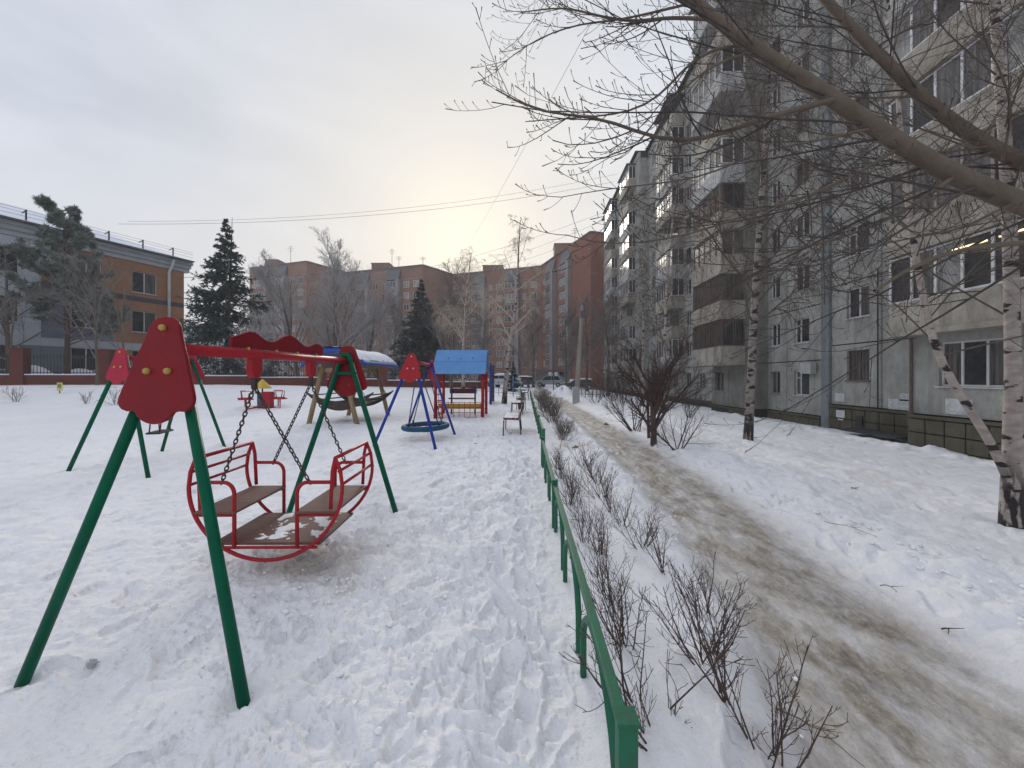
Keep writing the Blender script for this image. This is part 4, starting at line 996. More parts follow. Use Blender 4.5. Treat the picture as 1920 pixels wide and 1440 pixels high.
for top in (NN.lerp(NF, 0.22) - Z * .2, NN.lerp(NF, 0.78) - Z * .2):
    sgn = -1 if (top - NN).length < (top - NF).length else 1
    for s_ in (-1, 1):
        e = rc + nd * (sgn * RR * 0.72) + ne * (s_ * RR * 0.68) + Z * 0.05
        j = top.lerp(e, 0.6)
        MB().tube([top, e], 0.013, 5).build('rope', M['rope'], nest, True)
        MB().lathe([(.012, 0), (.024, .02), (.024, .06), (.012, .08)], e - Z * 0.02, 8).build('rope_shackle', M['blackrubber'], nest, True)

# ---- timber gazebo with curved blue roof and slung boat bench
ga, gb = G(582, 796), G(667, 798); gcn = (ga + gb) / 2; gfx = G(728, 783)
gax = FWD * 0.985 + RGT * 0.05; gax.normalize(); gs = Vector((gax.y, -gax.x, 0))
gl = 2.7; gw = (gb - ga).length / 2
gz_root = empty('gazebo', gcn + gax * gl / 2, 'timber-legged shelter with a curved blue roof under snow', 'gazebo')
def GP(s_, n_, z): q = gcn + gs * s_ + gax * n_; return Vector((q.x, q.y, z))
for n_ in (0, gl):
    for s_ in (-1, 1):
        a = GP(s_ * gw * 1.02, n_, 0); a.z = gz(a) - 0.1; b_ = GP(s_ * gw * 0.42, n_, 1.82)
        MB().tube([a, b_], 0.075, 10).build('leg', M['wood'], gz_root, True)
    MB().bar(GP(-gw * .5, n_ + 0.09, 1.72), GP(gw * .5, n_ + 0.09, 1.72), 0.09, 0.12).build('cross_beam', M['wood'], gz_root)
MB().bar(GP(-gw * .42, -0.15, 1.86), GP(-gw * .42, gl + 0.15, 1.86), 0.1).build('long_beam', M['wood'], gz_root)
MB().bar(GP(gw * .42, -0.15, 1.86), GP(gw * .42, gl + 0.15, 1.86), 0.1).build('long_beam', M['wood'], gz_root)
def roof_pt(t, n_, dz=0): a = t * 1.12; return GP(0.12 + math.sin(a) * 1.02, n_, 1.50 + 0.86 * math.cos(a) - (0.16 if t < 0 else 0.0) * t * 0 + dz)
ts = np.linspace(-1, 1, 25)
rfm = MB().grid([[roof_pt(t, n_) for n_ in np.linspace(-0.35, gl + 0.35, 9)] for t in ts]).build('roof', M['archblue'], gz_root, True)
sm_ = rfm.modifiers.new('solid', 'SOLIDIFY'); sm_.thickness = 0.03
for n_ in (-0.34, gl + 0.34): MB().tube([roof_pt(t, n_, -0.05) for t in ts], 0.045, 6).build('roof_rib', M['archblue'], gz_root, True)
ng = np.linspace(-0.32, gl + 0.32, 18); tg = np.linspace(-0.78, 0.86, 30)
sg = fbm(np.add.outer(tg * 2, ng * 0) + 3, np.add.outer(tg * 0, ng * 1.5), 3, 4)
MB().grid([[roof_pt(t, n_, 0.028 + max(0.004, 0.055 * (1 - abs(t) ** 2.5) + 0.05 * sg[i, j])) for j, n_ in enumerate(ng)] for i, t in enumerate(tg)]).build('snow_layer', M['roofsnow'], gz_root, True)
for n_ in np.linspace(-0.2, gl + 0.2, 11):
    p = roof_pt(0.955, n_, 0.005); MB().lathe([(0.03, -0.02), (0.03, 0.015)], p, 8).build('rivet', M['iron'], gz_root)
hb = empty('hanging_bench', GP(0, gl / 2, 0), 'dark brown boat-shaped bench slung between the timber legs of the shelter', 'bench')
hb.location.z = gz(hb.location)
for n_ in (0.35, gl - 0.5):
    hull = [(x, 0.72 + 0.30 * (abs(x) / 1.1) ** 2) for x in np.linspace(-1.1, 1.1, 17)] + [(x, 0.42 + 0.56 * (abs(x) / 1.1) ** 2) for x in np.linspace(1.1, -1.1, 17)]
    MB().prism(hull, GP(0.05, n_, 0), gs, Z, gax, 0.05).build('side_board', M['darkwood'], hb)
for x in np.linspace(-0.95, 0.95, 11):
    zb = 0.50 + 0.56 * (abs(x) / 1.1) ** 2; MB().box(GP(x + 0.05, gl / 2 - 0.08, zb), (0.15, gl - 0.9, 0.03), (gs, gax, Z)).build('slat', M['darkwood'], hb)
for s_ in (-1, 1):
    for n_ in (0.35, gl - 0.5): MB().tube([GP(0.05 + s_ * 0.85, n_, 0.85), GP(s_ * gw * .42, n_, 1.82)], 0.012, 5).build('suspension_rod', M['iron'], hb)

# ---- playhouse with blue gable roof
pr = G(905, 784); pw_ = 1.72; pd_ = 1.55
hx = RGT * 0.995 - FWD * 0.02; hx.normalize(); hy = Vector((-hx.y, hx.x, 0))
ph = empty('playhouse', pr - hx * pw_ / 2 + hy * pd_ / 2, 'open red climbing playhouse with a light blue gable roof', 'playhouse')
def HP(a, b, z): q = pr - hx * a + hy * b; return Vector((q.x, q.y, z))    # a to the left, b to the back
for a in (0, pw_):
    for b in (0, pd_): MB().tube([HP(a, b, -0.05), HP(a, b, 1.72)], 0.055, 10).build('post', M['red'], ph, True)
    MB().bar(HP(a, 0, 1.62), HP(a, pd_, 1.62), 0.06).build('top_rail', M['red'], ph)
for b in (0, pd_): MB().bar(HP(0, b, 1.66), HP(pw_, b, 1.66), 0.06).build('top_rail', M['red'], ph)
ov = 0.12
for b0, b1_, nm in ((-ov - .05, pd_ / 2, 'front'), (pd_ + ov + .05, pd_ / 2, 'back')):
    e0, e1, r0, r1 = HP(-ov, b0, 1.62), HP(pw_ + ov, b0, 1.62), HP(-ov, b1_, 2.52), HP(pw_ + ov, b1_, 2.52)
    slope = (r0 - e0).normalized(); nv = (e1 - e0).normalized().cross(slope).normalized()
    if nv.z < 0: nv = -nv
    for k in range(2):       # two sheets a side
        lo, hi = k * 0.5, (k + 1) * 0.5
        c = (e0.lerp(r0, (lo + hi) / 2) + e1.lerp(r1, (lo + hi) / 2)) / 2 + nv * (0.012 * k)
        MB().box(c, ((e1 - e0).length - .02 * k, (r0 - e0).length * 0.51, 0.022), ((e1 - e0).normalized(), slope, nv)).build('roof_sheet', M['roofblue'], ph, bevel=0.004)
    for t in (0.27, 0.5, 0.73):
        p = e0.lerp(e1, t).lerp(r0.lerp(r1, t), 0.62) + nv * 0.03; MB().lathe([(0.022, 0), (0.022, 0.015), (.012, .02)], p, 8, ((e1 - e0).normalized(), slope, nv)).build('roof_bolt', M['iron'], ph)
for a in (-0.02, pw_ + 0.02):
    gp_ = MB().prism([(0, 1.68), (pd_, 1.68), (pd_ / 2, 2.45)], HP(a, 0, 0), hy, Z, hx, 0.03).build('gable_board', M['yellow'], ph)
    for b in (0.35, 0.75): MB().box(HP(a - 0.04, b, 1.95), (0.03, 0.18, 0.12), (hx, hy, Z)).build('blue_block', M['blue'], ph)
# welded grid on the front and right sides
def gridrods(p0, p1, z0, z1, nx, nz_, name):
    for i in range(nx + 1):
        a = p0.lerp(p1, i / nx); MB().tube([Vector((a.x, a.y, z0)), Vector((a.x, a.y, z1))], 0.011, 5).build(name, M['red'], ph, True)
    for j in range(nz_ + 1):
        z = z0 + (z1 - z0) * j / nz_; MB().tube([Vector((p0.x, p0.y, z)), Vector((p1.x, p1.y, z))], 0.011, 5).build(name, M['red'], ph, True)
gridrods(HP(0.06, -0.01, 0), HP(pw_ - .06, -0.01, 0), 0.03, 0.58, 8, 3, 'grid_rod')
gridrods(HP(0, 0.1, 0), HP(0, pd_ - .1, 0), 0.05, 1.6, 3, 6, 'grid_rod')
gridrods(HP(pw_, 0.1, 0), HP(pw_, pd_ - .1, 0), 0.05, 1.6, 3, 6, 'grid_rod')
for k in range(2): MB().box(HP(pw_ / 2, 0.12 + .5 * k, 0.36 + 0.1 * (1 - k)), (pw_ - .15, 0.03, 0.13), (hx, hy, Z)).build('yellow_plank', M['yellow'], ph)
MB().box(HP(pw_ / 2 + 0.05, pd_ - 0.2, 0.95), (1.05, 0.04, 0.20), (hx, hy, Z)).build('bench_back', M['benchwood'], ph)
MB().box(HP(pw_ / 2 + 0.05, pd_ - 0.35, 0.66), (1.05, 0.35, 0.05), (hx, hy, Z)).build('bench_seat', M['benchwood'], ph)
for a in (0.42, 1.35): MB().bar(HP(a, pd_ - .3, 0), HP(a, pd_ - .25, 1.15), 0.06).build('bench_post', M['purple'], ph)
for a in (pw_ - 0.02, pw_ - 0.3):
    MB().tube([HP(a, -0.32 + .02, 0), HP(a, -0.22, 0.7), HP(a, 0.0, 1.5)], 0.03, 8).build('ladder_rail', M['red'], ph, True)
for k in range(6): MB().tube([HP(pw_ - 0.02, -0.3 + 0.05 * k, 0.2 + k * 0.23), HP(pw_ - 0.3, -0.3 + 0.05 * k, 0.2 + k * 0.23)], 0.018, 6).build('ladder_rung', M['red'], ph, True)

# ---- blue post frame right of the playhouse
p = G(920, 758); q_ = p + FWD * 1.6 + RGT * 0.05
sp_ = empty('climbing_wall', (p + q_) / 2, 'tall dark blue board frame seen edge-on beside the birch trunk', 'climbing frame'); 
for e in (p, q_): MB().bar(Vector((e.x, e.y, gz(e) - .05)), Vector((e.x, e.y, gz(e) + 2.0)), 0.16, 0.12).build('post', M['purple'], sp_)
for k in range(7): MB().bar(Vector((p.x, p.y, 0.35 + k * 0.27)), Vector((q_.x, q_.y, 0.35 + k * 0.27)), 0.10, 0.2).build('board', M['purple'], sp_)

# ---- benches and bins along the fence
def bench(o, label, n, L_=1.35, arm=False):
    b = empty('bench', o, label, 'bench', 'benches along the green fence'); z0 = o.z
    for y in (0.06, L_ - 0.06):
        for (pts) in ([(0.0, 0, -.05), (0.02, 0, .40), (0.05, 0, .43), (0.36, 0, .42), (0.42, 0, .40), (0.46, 0, 0.0), (0.47, 0, -.05)], [(0.40, 0, .41), (0.46, 0, .62), (0.52, 0, .86)]):
            MB().tube([o + Vector((a, y, c)) for a, _, c in pts], 0.017, 6).build('frame', M['iron'], b, True)
    for k in range(4): MB().box(o + Vector((0.05 + k * 0.105, L_ / 2, 0.452)), (0.09, L_, 0.03)).build('seat_slat', M['benchwood'], b)
    for k in range(3): MB().box(o + Vector((0.445 + k * 0.032, L_ / 2, 0.56 + k * 0.12)), (0.03, L_, 0.09)).build('back_slat', M['benchwood'], b)
    snow_patch('snow_layer', b, o + Vector((0.20, L_ / 2, 0.472)), Vector((1, 0, 0)), Vector((0, 1, 0)), 0.36, L_ - .05, 0.05, 20 + n, 24, -0.25)
    return b
b1o = G(943, 818); b2o = G(958, 777); b3o = G(978, 749)
bench(b1o, 'dark red slatted bench with snow on the seat, nearest of those by the fence', 1)
bench(b2o, 'dark red slatted bench, middle one of the row by the fence', 2)
bench(b3o, 'dark red slatted bench, farthest of the row by the fence', 3)
for (px, py, lb) in ((977, 769, 'small grey litter bin behind the nearest bench'), (980, 747, 'small grey litter bin by the farthest bench')):
    o = G(px, py); b = empty('litter_bin', o, lb, 'bin', 'litter bins by the benches')
    MB().lathe([(0.13, 0.03), (0.17, 0.5), (0.18, 0.52), (0.18, 0.55), (0.155, 0.55), (0.14, 0.2)], o, 12).build('body', M['bin'], b, True)
    MB().tube([o + Vector((-.2, 0, -.05)), o + Vector((-.2, 0, .6)), o + Vector((0.2, 0, .6)), o + Vector((.2, 0, -.05))], 0.015, 5).build('stand', M['iron'], b)

# ---- little roundabout table with yellow roof (far left-middle)
o = G(500, 742); o = GD(492, 17.5)
cz = o.z; t_ = empty('toddler_table', o, 'small red playground table with stools and a yellow cone roof', 'play table')
bx = W(497, 725, 17.5)
MB().lathe([(0.20, -0.05), (0.20, 0.62), (0.28, 0.64), (0.28, 0.68)], o, 10).build('drum', M['bin'], t_)
MB().box(o + Vector((0.32, -.1, 0.36)), (0.34, 0.3, 0.72)).build('red_cabinet', M['red'], t_)
MB().tube([o, o + Z * 1.1], 0.03, 6).build('mast', M['iron'], t_)
MB().lathe([(0.40, 0.86), (0.40, 0.90), (0.03, 1.25), (0.01, 1.27)], o, 6).build('cone_roof', M['yellowroof'], t_)
for (dx, dy) in ((-.85, .1), (.85, -.1), (-.2, -.75), (.2, .8)):
    s_ = o + Vector((dx, dy, 0)); MB().box(s_ + Z * 0.42, (0.4, 0.4, 0.05)).build('stool', M['red'], t_)
    MB().tube([s_ + Z * 0.40, s_ + Z * 0.0, o + Z * 0.08], 0.03, 6).build('stool_leg', M['red'], t_)
    MB().tube([s_ + Vector((-.15, 0, .44)), s_ + Vector((-.2, 0, .75)), s_ + Vector((.2, 0, .75)), s_ + Vector((.15, 0, .44))], 0.02, 6).build('backrest', M['red'], t_)
snow_patch('snow_heap', t_, o + Vector((-0.45, 0, 0.66)), Vector((1, 0, 0)), Vector((0, 1, 0)), 0.5, 0.5, 0.15, 3, 14, -0.4)

# ---- small yellow notice on a peg
o = GD(112, 15.5); o = G(112, 737); s_ = empty('notice_sign', o, 'small yellow notice board on a peg standing in the snow at the far left', 'sign')
k = (o - Vector((0, 0, 0))).length
MB().tube([o - Z * .1, o + Z * 0.15], 0.02, 6).build('peg', M['iron'], s_)
bo = MB().box(o + Z * 0.32, (0.26, 0.03, 0.40), (RGT, FWD, Z)).build('board', M['signyellow'], s_)
MB().box(o + Z * 0.35 - FWD * 0.018, (0.16, 0.006, 0.2), (RGT, FWD, Z)).build('picture', M['signgreen'], bo)

# ---- low green fence in two runs along the hedge
def low_fence(y0, y1, x, label, seed):
    L_ = y1 - y0; root = empty('low_fence', (x, (y0 + y1) / 2, 0), label, 'fence', 'low green fences beside the path')
    n = max(1, round(L_ / 2.75)); st = L_ / n
    for i in range(n + 1):
        y = y0 + i * st; z = float(hbase(x, y)); xx = x
        po = MB().box((xx, y, z + 0.17), (0.055, 0.055, 0.62)).build('post', M['fencegreen'], root, bevel=0.004)
        MB().box((xx, y, z + 0.484), (0.064, 0.064, 0.012)).build('post_cap', M['fencegreen'], po)
    for i in range(n):
        a, b_ = y0 + i * st + .028, y0 + (i + 1) * st - .028; za, zb = float(hbase(x, a)), float(hbase(x, b_))
        MB().bar((x, a, za + 0.435), (x, b_, zb + 0.435), 0.038, 0.026).build('rail', M['fencegreen'], root, bevel=0.003)
        m = 3; ww = (b_ - a) / m
        for k in range(m):
            c = a + ww * (k + .5); z = float(hbase(x, c))
            pts = [(x, c - ww * .40, z - 0.1), (x, c - ww * .40, z + 0.17)] + [(x, c - ww * .40 * math.cos(q), z + 0.17 + 0.235 * math.sin(q)) for q in np.linspace(0.2, PI - 0.2, 9)] + [(x, c + ww * .40, z + 0.17), (x, c + ww * .40, z - 0.1)]
            MB().tube(pts, 0.017, 7).build('arch', M['fencegreen'], root, True)
low_fence(1.16, 6.75, 0.29, 'low green arched metal fence, nearest run, ending in a square post in front', 1)
low_fence(7.85, 30.0, 0.36, 'low green metal fence, far run behind the benches', 2)

# ------------------------------------------------------------------ trees
def tube_obj(name, lst, m, parent, off, smooth=True):
    V, F = join_geo([tubes(P, R_, s_) for P, R_, s_ in lst])
    o = link(name, mesh_np(name, V - np.array(tuple(off)), F, [m], smooth), parent)
    if name in ('twigs', 'branches', 'boughs'): o['kind'] = 'stuff'
    return o
def lin(a, b, n): return np.linspace(a, b, n)[None, :]
def bare_tree(name, o, label, h, r, g, mt, mtw, levels, lean=(0, 0), cat='tree', group=None, wob=0.04, trunk_top=0.12, trunk=None):
    """trunk > branches (level 1) > twigs (levels 2..)"""
    root = empty(name, o, label, cat, group)
    if trunk is None:
        D = np.array([[lean[0], lean[1], 1.0]]); T = curve_batch(np.array([[o[0], o[1], o[2] - 0.15]]), D, np.array([h]), 9, 0.1, wob, g)
    else: T = trunk
    RT = r * lin(1, trunk_top, T.shape[1]) ** 0.9; RT[:, 0] *= 1.18
    tube_obj('trunk', [(T, RT, 12)], mt, root, o)
    P, R_ = T, RT; tw = []
    for i, kw in enumerate(levels):
        kw = dict(kw); sd = kw.pop('sides', 3); part = kw.pop('part', None)
        P, R_ = grow(P, R_, kw.pop('k'), g, **kw)
        if i == 0: tube_obj('branches', [(P, R_, 6)], mt if part is None else part, root, o)
        else: tw.append((P, R_, sd))
    if tw: tube_obj('twigs', tw, mtw, root, o)
    return root
def cp(root, o, rz, s, label, group=None):
    c = copy_tree(root); c.location = o; c.rotation_euler = (0, 0, rz); c.scale = (s, s, s) if isinstance(s, (int, float)) else s
    c['label'] = label
    if group: c['group'] = group
    return c
def birch(name, o, label, h, r, seed, mtw='birchtwig', k=(20, 9, 9), lean=(0, 0), trunk=None, t0=0.22, tw=0.0022, ll=0.30, hang=1.0, mt='birch', group=None):
    g = np.random.default_rng(seed)
    return bare_tree(name, o, label, h, r, g, M[mt], M[mtw], [
        dict(k=k[0], t0=t0, t1=0.98, ang=52, lf=ll, rf=0.36, n=7, trop=0.35, curl=-0.5 * hang, wig=0.06, shape=0.62, rmin=0.006, part=M['bark'] if mtw == 'birchtwig' else M[mtw]),
        dict(k=k[1], t0=0.2, ang=42, lf=0.42, rf=0.5, n=5, trop=-0.5 * hang, curl=-1.2 * hang, wig=0.1, rmin=0.003, sides=4),
        dict(k=k[2], t0=0.15, ang=36, lf=0.75, lj=0.4, rf=0.6, n=5, trop=-1.8 * hang, curl=-1.6 * hang, wig=0.1, rmin=tw, taper=0.5)], lean, 'birch tree', group, trunk=trunk, wob=0.03)
# -- near birch with two stems at the right edge
o = G(1897, 986); dB = o.dot(FWD)
def stem(pts, n=14): return resample([W(a, b, dB + dd) for a, b, dd in pts], n)
main = stem([(1897, 1000, 0), (1899, 900, 0), (1903, 760, 0), (1899, 600, 0.05), (1895, 430, 0.1), (1885, 250, 0.2), (1870, 60, 0.3), (1850, -160, 0.45), (1830, -420, 0.6), (1815, -700, .8)])
g = np.random.default_rng(21)
bt = empty('birch_tree', o, 'white birch with a black fissured base and a leaning second stem at the right edge', 'birch tree', 'birches in front of the grey block')
RT = 0.066 * lin(1, 0.4, 14); RT[:, 0] *= 1.45; RT[:, 1] *= 1.2
tube_obj('trunk', [(main, RT, 16)], M['birch'], bt, o)
side = stem([(1893, 905, -0.02), (1872, 850, -0.04), (1835, 790, -0.06), (1785, 722, -0.1), (1752, 660, -.1), (1737, 600, -0.1), (1728, 540, -.1), (1712, 450, -0.08), (1700, 370, -.05), (1692, 290, 0), (1684, 180, 0.1), (1672, 60, 0.2), (1655, -80, .3)], 22)
RS = 0.040 * lin(1, 0.26, 22)
tube_obj('second_stem', [(side, RS, 12)], M['birch'], bt, o)
lim = []
P1, R1 = grow(main, RT, 24, g, t0=0.18, t1=0.9, ang=58, lf=0.20, rf=0.2, n=7, trop=0.2, curl=-0.7, wig=0.08, shape=0.2, rmin=0.008, bias=(-0.8, 0.2, 0))
P2, R2 = grow(side, RS, 30, g, t0=0.25, t1=0.98, ang=58, lf=0.30, rf=0.26, n=7, trop=0.2, curl=-0.7, wig=0.08, shape=0.4, rmin=0.006)
tube_obj('branches', [(P1, R1, 6), (P2, R2, 6)], M['bark'], bt, o)
tw_ = []
for Pp, Rp in ((P1, R1), (P2, R2)):
    a, b = grow(Pp, Rp, 10, g, t0=0.2, ang=45, lf=0.45, rf=0.5, n=5, trop=-0.6, curl=-1.2, wig=0.12, rmin=0.0025)
    c, d = grow(a, b, 9, g, t0=0.1, ang=38, lf=0.8, lj=0.4, rf=0.6, n=5, trop=-1.6, curl=-1.2, wig=0.12, rmin=0.0013, taper=0.6)
    tw_ += [(a, b, 4), (c, d, 3)]
tube_obj('twigs', tw_, M['birchtwig'], bt, o)
# -- the second birch in the middle of the right lawn
ob = G(1404, 826); dm = ob.dot(FWD)
mtr = resample([W(a, b, dm + dd) for a, b, dd in ((1402, 838, 0), (1404, 800, 0), (1409, 700, 0), (1413, 600, 0), (1420, 480, 0.1), (1428, 380, 0.2), (1436, 260, 0.3), (1444, 120, 0.5), (1450, -20, .6), (1452, -130, .7))], 14)
birch('birch_tree', ob, 'tall birch with rough scarred trunk standing alone on the lawn before the grey block', 12.5, 0.10, 31, k=(36, 11, 11), trunk=mtr, t0=0.20, ll=0.26, tw=0.0026, mt='birch2', group='birches in front of the grey block')
birch('birch_tree', GD(1243, 17.5), 'slender birch rising behind the dark bushes before the grey balconies', 11.5, 0.085, 33, k=(26, 9, 9), tw=0.004, ll=.25, group='birches in front of the grey block')
birch('birch_tree', GD(1204, 22.5), 'thin pale birch nearest the concrete pole on the lawn side', 12, 0.085, 34, k=(26, 9, 9), tw=0.005, ll=.25, group='birches in front of the grey block')
# -- dark multi-stem bushes right of the path
def shrub_mesh(seed, h, stems, spread, k=(5, 4), mtw='darktwig', r=0.012, rm=0.002, curl=0.6, ang=38, lf=0.5, parts=2):
    g = np.random.default_rng(seed)
    D = np.stack([g.normal(0, spread, stems), g.normal(0, spread, stems), np.ones(stems)], 1)
    P0 = np.stack([g.normal(0, 0.045 * h, stems), g.normal(0, 0.045 * h, stems), np.full(stems, -0.08)], 1)
    S = curve_batch(P0, D, h * g.uniform(0.75, 1.12, stems), 7, curl * .3, 0.07, g); RS_ = r * g.uniform(.7, 1.1, stems)[:, None] * lin(1, 0.35, 7)
    A, RA = grow(S, RS_, k[0], g, t0=0.22, ang=ang, lf=lf, rf=0.55, n=5, trop=0.5, curl=curl, wig=0.1, rmin=rm)
    out = [(A, RA, 3)]
    for kk in k[1:]:
        A, RA = grow(A, RA, kk, g, t0=0.2, ang=ang, lf=0.55, rf=0.6, n=4, trop=0.3, curl=curl * .6, wig=0.12, rmin=rm * .8); out.append((A, RA, 3))
    V, F = join_geo([tubes(S, RS_, 6)]); m1 = mesh_np('stems', V, F, [M[mtw]])
    V, F = join_geo([tubes(*q) for q in out]); m2 = mesh_np('twigs', V, F, [M[mtw]])
    return m1, m2
def put_shrub(name, ms, o, rz, s, label, cat='bush', group=None):
    r_ = empty(name, o, label, cat, group, rz); r_.scale = (s, s, s) if isinstance(s, (int, float)) else s
    link('stems', ms[0], r_)['kind'] = 'stuff'; link('twigs', ms[1], r_)['kind'] = 'stuff'; return r_
o = G(1226, 832); g = np.random.default_rng(40)
bare_tree('apple_tree', o, 'dark dense low tree with forked trunk beside the path', 1.55, 0.075, g, M['darktwig'], M['darktwig'], [
    dict(k=12, t0=0.2, ang=42, lf=0.85, rf=0.62, n=6, trop=0.5, wig=0.12, shape=0.2, rmin=0.01), dict(k=9, t0=0.2, ang=36, lf=0.6, rf=0.5, n=5, trop=0.4, wig=0.12, rmin=0.004, sides=4),
    dict(k=7, t0=0.15, ang=36, lf=0.55, rf=0.5, n=4, trop=0.3, wig=0.12, rmin=0.0028), dict(k=5, t0=0.15, ang=34, lf=0.6, rf=0.6, n=3, trop=0.2, wig=0.1, rmin=0.0022)], trunk_top=0.6)
o = G(1217, 822)
bare_tree('apple_tree', o, 'thin dark sapling standing left against the forked dark tree', 1.5, 0.04, g, M['darktwig'], M['darktwig'], [
    dict(k=8, t0=0.3, ang=36, lf=0.8, rf=0.6, n=6, trop=0.5, wig=0.12, shape=0.2, rmin=0.007), dict(k=8, t0=0.2, ang=36, lf=0.6, rf=0.5, n=5, trop=0.4, wig=0.12, rmin=0.004), dict(k=7, t0=0.15, ang=36, lf=0.6, rf=0.6, n=4, trop=0.2, wig=0.12, rmin=0.0025)], trunk_top=0.5)
put_shrub('bush', shrub_mesh(41, 1.45, 11, 0.55, (7, 6), r=0.017, rm=0.0028, lf=.5), G(1188, 808), 0, 1.0, 'dark spreading bush left of the forked dark tree by the path')
put_shrub('bush', shrub_mesh(42, 0.95, 7, 0.6, (7, 5), r=0.014, rm=0.0025, mtw='mapletwig', lf=.55), G(1271, 844), 0, 1.0, 'small thin brown bush right of the forked dark tree')
put_shrub('bush', shrub_mesh(43, 0.75, 7, 0.6, (6, 4), r=0.012, rm=0.0035, mtw='mapletwig'), GD(1118, 21.5), 0, 1.4, 'low bush with a few withered leaves beside the concrete pole')
ms_far = shrub_mesh(44, 1.3, 10, 0.5, (6, 5), r=0.015, rm=0.006, mtw='mapletwig')
for i, (px, d, s_, lb) in enumerate(((1150, 26, 1.3, 'dark bush under the far balconies, nearest the concrete pole'), (1168, 22, 1.2, 'dark bush behind the spreading bush, below the grey wall'), (1135, 33, 1.4, 'bare bush before the foot of the brick gable'), (1290, 15.5, 0.9, 'bare bush at the foot of the grey wall behind the thin brown bush'))):
    put_shrub('bush', ms_far, GD(px, d), i * 1.7, s_, lb)
# -- hedge shrubs between fence and path
hm = [shrub_mesh(50 + i, 0.56, 6 + 2 * (i % 3), 0.38, (7, 2), r=0.0058, rm=0.0021, ang=44, lf=.34, curl=1.2) for i in range(6)]
ordn = ['first', 'second', 'third', 'fourth', 'fifth', 'sixth', 'seventh', 'eighth', 'ninth', 'tenth', 'eleventh', 'twelfth', 'thirteenth', 'fourteenth', 'fifteenth', 'sixteenth', 'seventeenth', 'eighteenth', 'nineteenth', 'twentieth']
gh = random.Random(8)
rows = {'path': [(0.98 + gh.uniform(-.1, .1), y + gh.uniform(-.1, .1)) for y in (1.45, 1.72, 2.05, 2.5, 2.9, 3.3, 3.75, 4.2, 4.7, 5.2, 5.7, 6.2)], 'fence': [(0.52 + gh.uniform(-.06, .1), y + gh.uniform(-.1, .1)) for y in (1.75, 2.1, 2.45, 2.8, 3.15, 3.5, 3.9, 4.3, 4.7, 5.1, 5.6, 6.1)]}
for nm, pts in rows.items():
    for i, (x, y) in enumerate(pts):
        s_ = gh.uniform(0.82, 1.1) * (1.0 if y < 2.0 else 0.8)
        r_ = put_shrub('hedge_shrub', hm[(i * 2 + (nm == 'path')) % 6], Vector((x, y, float(hbase(x, y)) + 0.05)), gh.random() * 6, s_, f'bare dark twiggy hedge shrub, {ordn[i]} from the camera in the row nearer the {nm}', 'shrub', 'hedge shrubs between the near fence and the path')
        r_.rotation_euler = (gh.uniform(-.25, .1), gh.uniform(-.35, .1) if nm == 'fence' else gh.uniform(-.15, .15), gh.random() * 0.6)
put_shrub('hedge_shrub', shrub_mesh(60, 0.30, 5, 0.9, (5, 4), r=0.006, rm=0.0016), G(1250, 1438) + Z * 0.05, 0, 1.0, 'low crooked twig clump in the snow right of the fence end post', 'shrub', 'hedge shrubs between the near fence and the path')
hd = shrub_mesh(61, 0.55, 20, 0.34, (6, 3), r=0.006, rm=0.0024, mtw='hedgetwig')
for i, (yy, s_, sx) in enumerate(((9.2, 0.95, 1.0), (10.0, 0.9, 1.0), (12.6, 1.25, 1.2), (14.2, 1.3, 1.2), (16.0, 1.35, 1.2), (18.0, 1.4, 1.2), (20.5, 1.45, 1.3), (23.5, 1.5, 1.3))):
    x = 0.86 + (0.1 if i % 2 else 0); put_shrub('hedge_shrub', hd, Vector((x, yy, float(hbase(x, yy)))), i * 1.3, (s_ * sx, s_ * 1.5, s_), f'brown clipped hedge bush, {ordn[i]} along the far fence run', 'shrub', 'hedge shrubs along the far fence')

# -- maple whose limbs reach in from the right
dM = 2.9
def mp_(pts, n): return resample([W(a, b, d) for a, b, d in pts], n)
om = GD(2230, 3.0)
mr = empty('maple_tree', om, 'big bare maple whose smooth olive limbs reach across the upper right', 'maple tree')
tr_ = resample([om - Z * .2, om + Vector((0, 0, 1.0)), om + Vector((-0.05, 0.02, 2.1)), om + Vector((-.05, .05, 3.4)), om + Vector((0.05, 0.1, 5.5)), om + Vector((0.15, 0.2, 8.5))], 12)
tube_obj('trunk', [(tr_, 0.20 * lin(1, 0.35, 12), 14)], M['maplebark'], mr, om)
fork = om + Vector((-0.05, 0.02, 2.05)); fork2 = om + Vector((-.05, .05, 2.6))
L1 = resample([fork] + [W(*q) for q in ((2060, 432, 2.95), (1915, 383, 2.9), (1790, 332, 2.9), (1680, 268, 2.95), (1590, 205, 3.0), (1500, 143, 3.1), (1420, 97, 3.15), (1345, 42, 3.25), (1285, -12, 3.35), (1190, -90, 3.5), (1080, -180, 3.7))], 26)
L2 = resample([fork2] + [W(*q) for q in ((2040, 350, 3.5), (1905, 302, 3.6), (1830, 262, 3.65), (1740, 195, 3.7), (1670, 125, 3.75), (1600, 55, 3.8), (1540, -5, 3.9), (1480, -90, 4.0), (1440, -190, 4.2))], 24)
L3 = resample([fork + Z * .1] + [W(*q) for q in ((2080, 470, 2.5), (1960, 448, 2.4), (1850, 462, 2.35), (1760, 470, 2.3), (1700, 500, 2.3), (1640, 545, 2.3))], 16)
lst = [(L1, 0.080 * lin(1.05, 0.36, 26), 14), (L2, 0.072 * lin(1.05, 0.36, 24), 12), (L3, 0.028 * lin(1.1, 0.3, 16), 8)]
for (P, r_, s_) in lst: tube_obj('limb', [(P, r_, s_)], M['maplebark'], mr, om)
